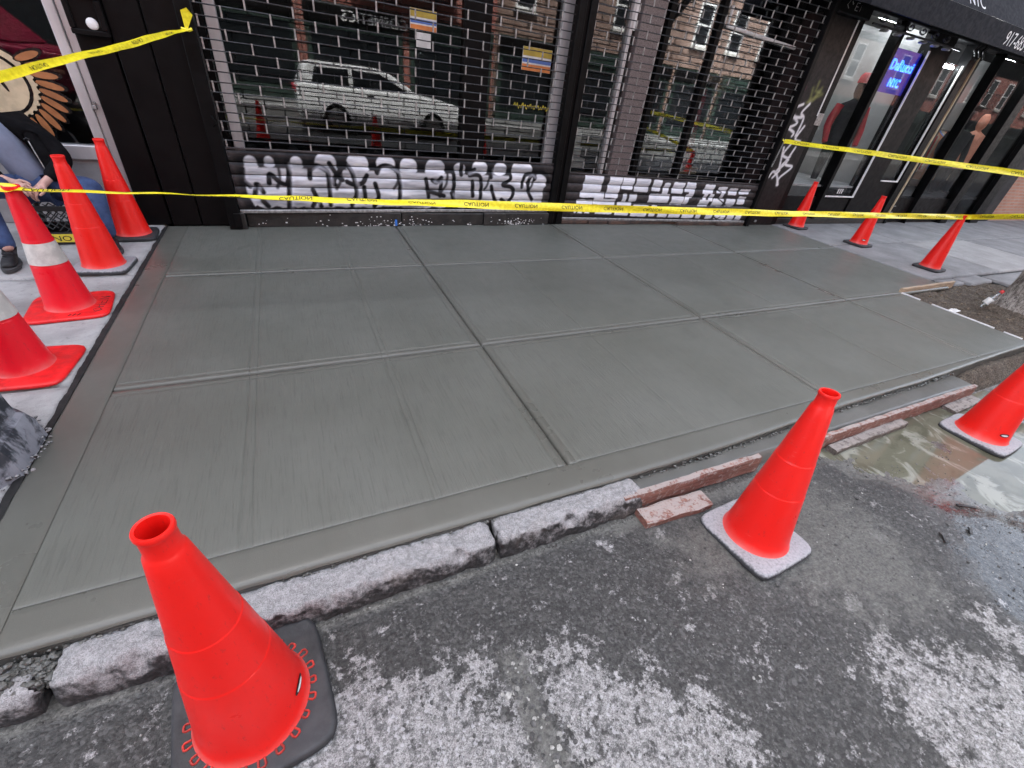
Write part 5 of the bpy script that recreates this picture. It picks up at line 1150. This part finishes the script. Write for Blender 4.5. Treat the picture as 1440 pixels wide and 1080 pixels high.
pr = thing('person', 'seated person in a black jacket, pale blue tee and jeans with clasped hands', 'person', (-1.80, 4.92, 0))
def skin(name, nodes, edges, root, mt, parent, lv=2):
    off = WL.get(pr.name); names = list(nodes); me = bpy.data.meshes.new(name)
    me.from_pydata([tuple(Vector(nodes[k_][0])-Vector(off)) for k_ in names], [(names.index(a), names.index(b)) for a, b in edges], [])
    o = bpy.data.objects.new(name, me); col.objects.link(o); o.parent = parent; WL[o.name] = off
    o.modifiers.new('skin', 'SKIN').use_smooth_shade = True; sub = o.modifiers.new('sub', 'SUBSURF'); sub.levels = lv; sub.render_levels = lv
    if not me.skin_vertices: me.skin_vertices.new()
    for i, k_ in enumerate(names):
        r_ = nodes[k_][1]; sk = me.skin_vertices[0].data[i]; sk.radius = r_ if isinstance(r_, tuple) else (r_, r_); sk.use_root = (k_ == root)
    me.materials.append(M[mt]); return o
def chain(*n): return list(zip(n[:-1], n[1:]))
J = {'pel': (-1.83, 5.0, .385), 'belly': (-1.87, 4.99, .52), 'chest': (-1.93, 5.0, .72), 'up': (-1.965, 4.99, .84), 'neck': (-1.985, 4.975, .93), 'head0': (-2.0, 4.955, 1.0), 'head1': (-2.005, 4.945, 1.09), 'head2': (-2.0, 4.955, 1.17),
     'shL': (-1.775, 4.99, .835), 'elL': (-1.60, 4.93, .60), 'wrL': (-1.735, 4.745, .465), 'shR': (-2.155, 4.97, .85), 'elR': (-2.20, 4.83, .60), 'wrR': (-1.90, 4.735, .470),
     'hipL': (-1.73, 4.98, .385), 'knL': (-1.44, 4.70, .475), 'anL': (-1.43, 4.60, .09), 'hipR': (-1.93, 4.97, .385), 'knR': (-2.02, 4.53, .475), 'anR': (-1.935, 4.30, .09)}
nd = {k_: (v_, .04) for k_, v_ in J.items()}
for k_, r_ in (('pel', (.13, .10)), ('belly', (.12, .09)), ('chest', (.11, .07)), ('up', (.06, .05)), ('neck', .052), ('head0', (.062, .07)), ('head1', (.074, .092)), ('head2', (.05, .06)), ('shL', .032), ('shR', .032), ('elL', .032), ('elR', .032), ('wrL', (.030, .024)), ('wrR', (.030, .024)), ('hipL', .08), ('hipR', .08), ('knL', .055), ('knR', .055), ('anL', .035), ('anR', .035)): nd[k_] = (J[k_], r_)
ed = chain('pel', 'belly', 'chest', 'up', 'neck', 'head0', 'head1', 'head2')+chain('up', 'shL', 'elL', 'wrL')+chain('up', 'shR', 'elR', 'wrR')+chain('pel', 'hipL', 'knL', 'anL')+chain('pel', 'hipR', 'knR', 'anR')
# hands: palms crossing, fingers curled over each other
for s_, w_, pdir in (('L', Vector(J['wrL']), Vector((-.42, -.35, -.30))), ('R', Vector(J['wrR']), Vector((.62, -.40, -.22)))):
    pdir.normalize(); side = pdir.cross(Vector((0, -.5, .85))).normalized(); down = pdir.cross(side).normalized()
    if down.z > 0: down = -down
    if s_ == 'R': w_ = w_+Vector((0, -.022, .012))
    pm = w_+pdir*.035; nd['pa'+s_] = (pm, (.036, .019)); nd['pb'+s_] = (w_+pdir*.075, (.040, .016)); ed += [('wr'+s_, 'pa'+s_), ('pa'+s_, 'pb'+s_)]
    for i, (of, ln) in enumerate(((-.030, .062), (-.010, .074), (.010, .070), (.029, .055))):
        p0 = w_+pdir*.088+side*of; p1 = p0+(pdir*.8+down*.55)*ln*.5; p2 = p1+(pdir*.35+down*.9)*ln*.40; p3 = p2+(pdir*-.1+down*.95)*ln*.32
        ks = [f'f{s_}{i}{q}' for q in range(4)]
        for k_, p, r_ in zip(ks, (p0, p1, p2, p3), (.0098, .0092, .0086, .0074)): nd[k_] = (p, r_)
        ed += [('pb'+s_, ks[0])]+chain(*ks)
    q0 = w_+pdir*.03-side*.04; q1 = q0+pdir*.035-side*.012+down*.006; q2 = q1+pdir*.03+side*.006+down*.006
    nd['t0'+s_], nd['t1'+s_], nd['t2'+s_] = (q0, .013), (q1, .0105), (q2, .0085); ed += [('pa'+s_, 't0'+s_), ('t0'+s_, 't1'+s_), ('t1'+s_, 't2'+s_)]
body = skin('body', nd, ed, 'pel', 'skin', pr)
# face and hair (the head is turned down to the hands)
h1 = Vector(J['head1']); fw = Vector((.25, -.93, -.2)).normalized(); rt_ = fw.cross(Vector((0, 0, 1))).normalized(); upv = rt_.cross(fw)
mb = MB(); mb.tube([h1+fw*.085+upv*.03, h1+fw*.112-upv*.005, h1+fw*.118-upv*.022, h1+fw*.095-upv*.03], [.010, .014, .016, .01], 8); mb.build('nose', M['skin'], pr, smooth=80)
mb = MB(); mb.tube([h1+fw*.094-upv*.058-rt_*.026, h1+fw*.102-upv*.056, h1+fw*.094-upv*.058+rt_*.026], [.004, .008, .004], 8); mb.build('mouth', M['peach'], pr, smooth=80)
for s_ in (-1, 1):
    e = MB(); rock(e, h1+fw*.088+rt_*(s_*.032)+upv*.018, .010, random.Random(2), 1); e.build('eye', M['blackink'], pr)
    e = MB(); e.tube([h1+rt_*(s_*.078)+upv*.02, h1+rt_*(s_*.092), h1+rt_*(s_*.08)-upv*.035], [.012, .016, .008], 8); e.build('ear', M['skin'], pr, smooth=80)
mb = MB(); rg = random.Random(6)
for i in range(240):
    a, b = rg.uniform(0, 6.28), rg.uniform(.0, 1.); d_ = (rt_*math.cos(a)*math.sin(b*1.6)+fw*(math.sin(a)*math.sin(b*1.6)*1.1-.15)+upv*math.cos(b*1.6)); c = h1+upv*.02+d_*.098
    if d_.dot(fw) > .55 and d_.dot(upv) < .5: continue
    tdir = (d_.cross(Vector((rg.gauss(0, 1), rg.gauss(0, 1), rg.gauss(0, 1))))).normalized(); mb.tube([c-tdir*.02, c+d_*.012, c+tdir*.022], [.006, .009, .003], 5)
mb.build('hair', M['hair'], pr, smooth=80)
# tee, jacket, jeans
T = {'a': ((-1.83, 4.985, .40), (.165, .125)), 'b': ((-1.865, 4.965, .50), (.160, .125)), 'c': ((-1.905, 4.965, .62), (.158, .118)), 'd': ((-1.935, 4.968, .74), (.165, .108)), 'e': ((-1.962, 4.972, .835), (.125, .085)), 'f': ((-1.978, 4.968, .885), (.075, .068))}
tee = skin('tee_shirt', T, chain('a', 'b', 'c', 'd', 'e', 'f'), 'a', 'tee', pr)
MB().tube([(-1.76, 4.835, .755), (-1.745, 4.834, .765), (-1.73, 4.838, .755)], .004, 5).build('chest_mark', M['blackink'], tee)
K = {'back0': ((-1.88, 5.075, .42), (.19, .06)), 'back1': ((-1.93, 5.085, .62), (.20, .065)), 'back2': ((-1.97, 5.06, .80), (.19, .065)), 'back3': ((-1.985, 5.03, .885), (.10, .055)),
     'sL': ((-1.775, 5.00, .838), .088), 'uL': ((-1.69, 4.975, .725), .082), 'eL': ((-1.600, 4.93, .605), .078), 'fL': ((-1.665, 4.84, .535), .062), 'cL': ((-1.712, 4.778, .488), .045),
     'sR': ((-2.165, 4.975, .85), .088), 'uR': ((-2.195, 4.91, .73), .080), 'eR': ((-2.205, 4.835, .605), .075), 'fR': ((-2.06, 4.785, .545), .060), 'cR': ((-1.955, 4.752, .492), .046),
     'lapL0': ((-1.745, 4.93, .79), .05), 'lapL1': ((-1.715, 4.905, .66), .052), 'lapL2': ((-1.685, 4.90, .53), .055), 'lapL3': ((-1.68, 4.92, .42), .055), 'lapR0': ((-2.12, 4.92, .79), .05), 'lapR1': ((-2.10, 4.895, .66), .05), 'lapR2': ((-2.06, 4.89, .52), .055)}
jk = skin('jacket', K, chain('back0', 'back1', 'back2', 'back3')+chain('back2', 'sL', 'uL', 'eL', 'fL', 'cL')+chain('back2', 'sR', 'uR', 'eR', 'fR', 'cR')+chain('sL', 'lapL0', 'lapL1', 'lapL2', 'lapL3')+chain('sR', 'lapR0', 'lapR1', 'lapR2'), 'back1', 'jacket', pr)
MB().tube([(-1.752, 4.868, .74), (-1.735, 4.846, .66), (-1.72, 4.838, .56), (-1.715, 4.85, .47)], .0035, 5).build('zip', M['link'], jk)
Q = {'p': ((-1.83, 5.0, .385), (.165, .115)), 'hL': ((-1.735, 4.97, .395), .105), 'tL': ((-1.59, 4.83, .43), .092), 'kL': ((-1.435, 4.69, .468), .078), 'k2L': ((-1.425, 4.655, .40), .072), 'sL': ((-1.43, 4.63, .25), .065), 'aL': ((-1.43, 4.605, .085), .062),
     'hR': ((-1.93, 4.965, .395), .105), 'tR': ((-1.985, 4.75, .435), .09), 'kR': ((-2.025, 4.525, .47), .076), 'k2R': ((-2.015, 4.48, .40), .07), 'sR': ((-1.975, 4.39, .24), .062), 'aR': ((-1.945, 4.315, .095), .060)}
skin('jeans', Q, chain('p', 'hL', 'tL', 'kL', 'k2L', 'sL', 'aL')+chain('p', 'hR', 'tR', 'kR', 'k2R', 'sR', 'aR'), 'p', 'jeans', pr)
def shoe(loc, rz):
    def tr(p): c_, s_ = math.cos(rz), math.sin(rz); return (loc[0]+p[0]*c_-p[1]*s_, loc[1]+p[0]*s_+p[1]*c_, loc[2]+p[2])
    S_ = {'h': (tr((0, .05, .055)), (.040, .042)), 'm': (tr((0, -.03, .055)), (.042, .044)), 'i': (tr((0, -.10, .045)), (.046, .034)), 't': (tr((.003, -.165, .036)), (.042, .026)), 'c': (tr((0, .035, .10)), (.043, .04))}
    sh = skin('shoe', S_, chain('h', 'm', 'i', 't')+[('h', 'c')], 'h', 'shoe', pr)
    ol = [tr((.05*math.sin(q)*(1.05 if math.cos(q) < 0 else .9)+.002, -.065-.145*-math.cos(q) if 0 else -.062+.142*math.cos(q), 0)) for q in np.linspace(0, 2*math.pi, 29)[:-1]]
    mb = MB(); n_ = len(ol); mb.add([(x, y, .006) for x, y, z in ol]+[(x, y, .030) for x, y, z in ol], [tuple(range(n_))[::-1], tuple(range(n_, 2*n_))]+[(i, (i+1) % n_, n_+(i+1) % n_, n_+i) for i in range(n_)]); mb.build('sole', M['sole'], sh)
    for k_ in range(4): MB().tube([tr((-.022, -.045-.018*k_, .092-.008*k_)), tr((0, -.047-.018*k_, .099-.008*k_)), tr((.022, -.045-.018*k_, .092-.008*k_))], .003, 5).build('lace', M['blackcloth'], sh)
shoe((-1.94, 4.29, .0), .15); shoe((-1.42, 4.60, .0), .28)
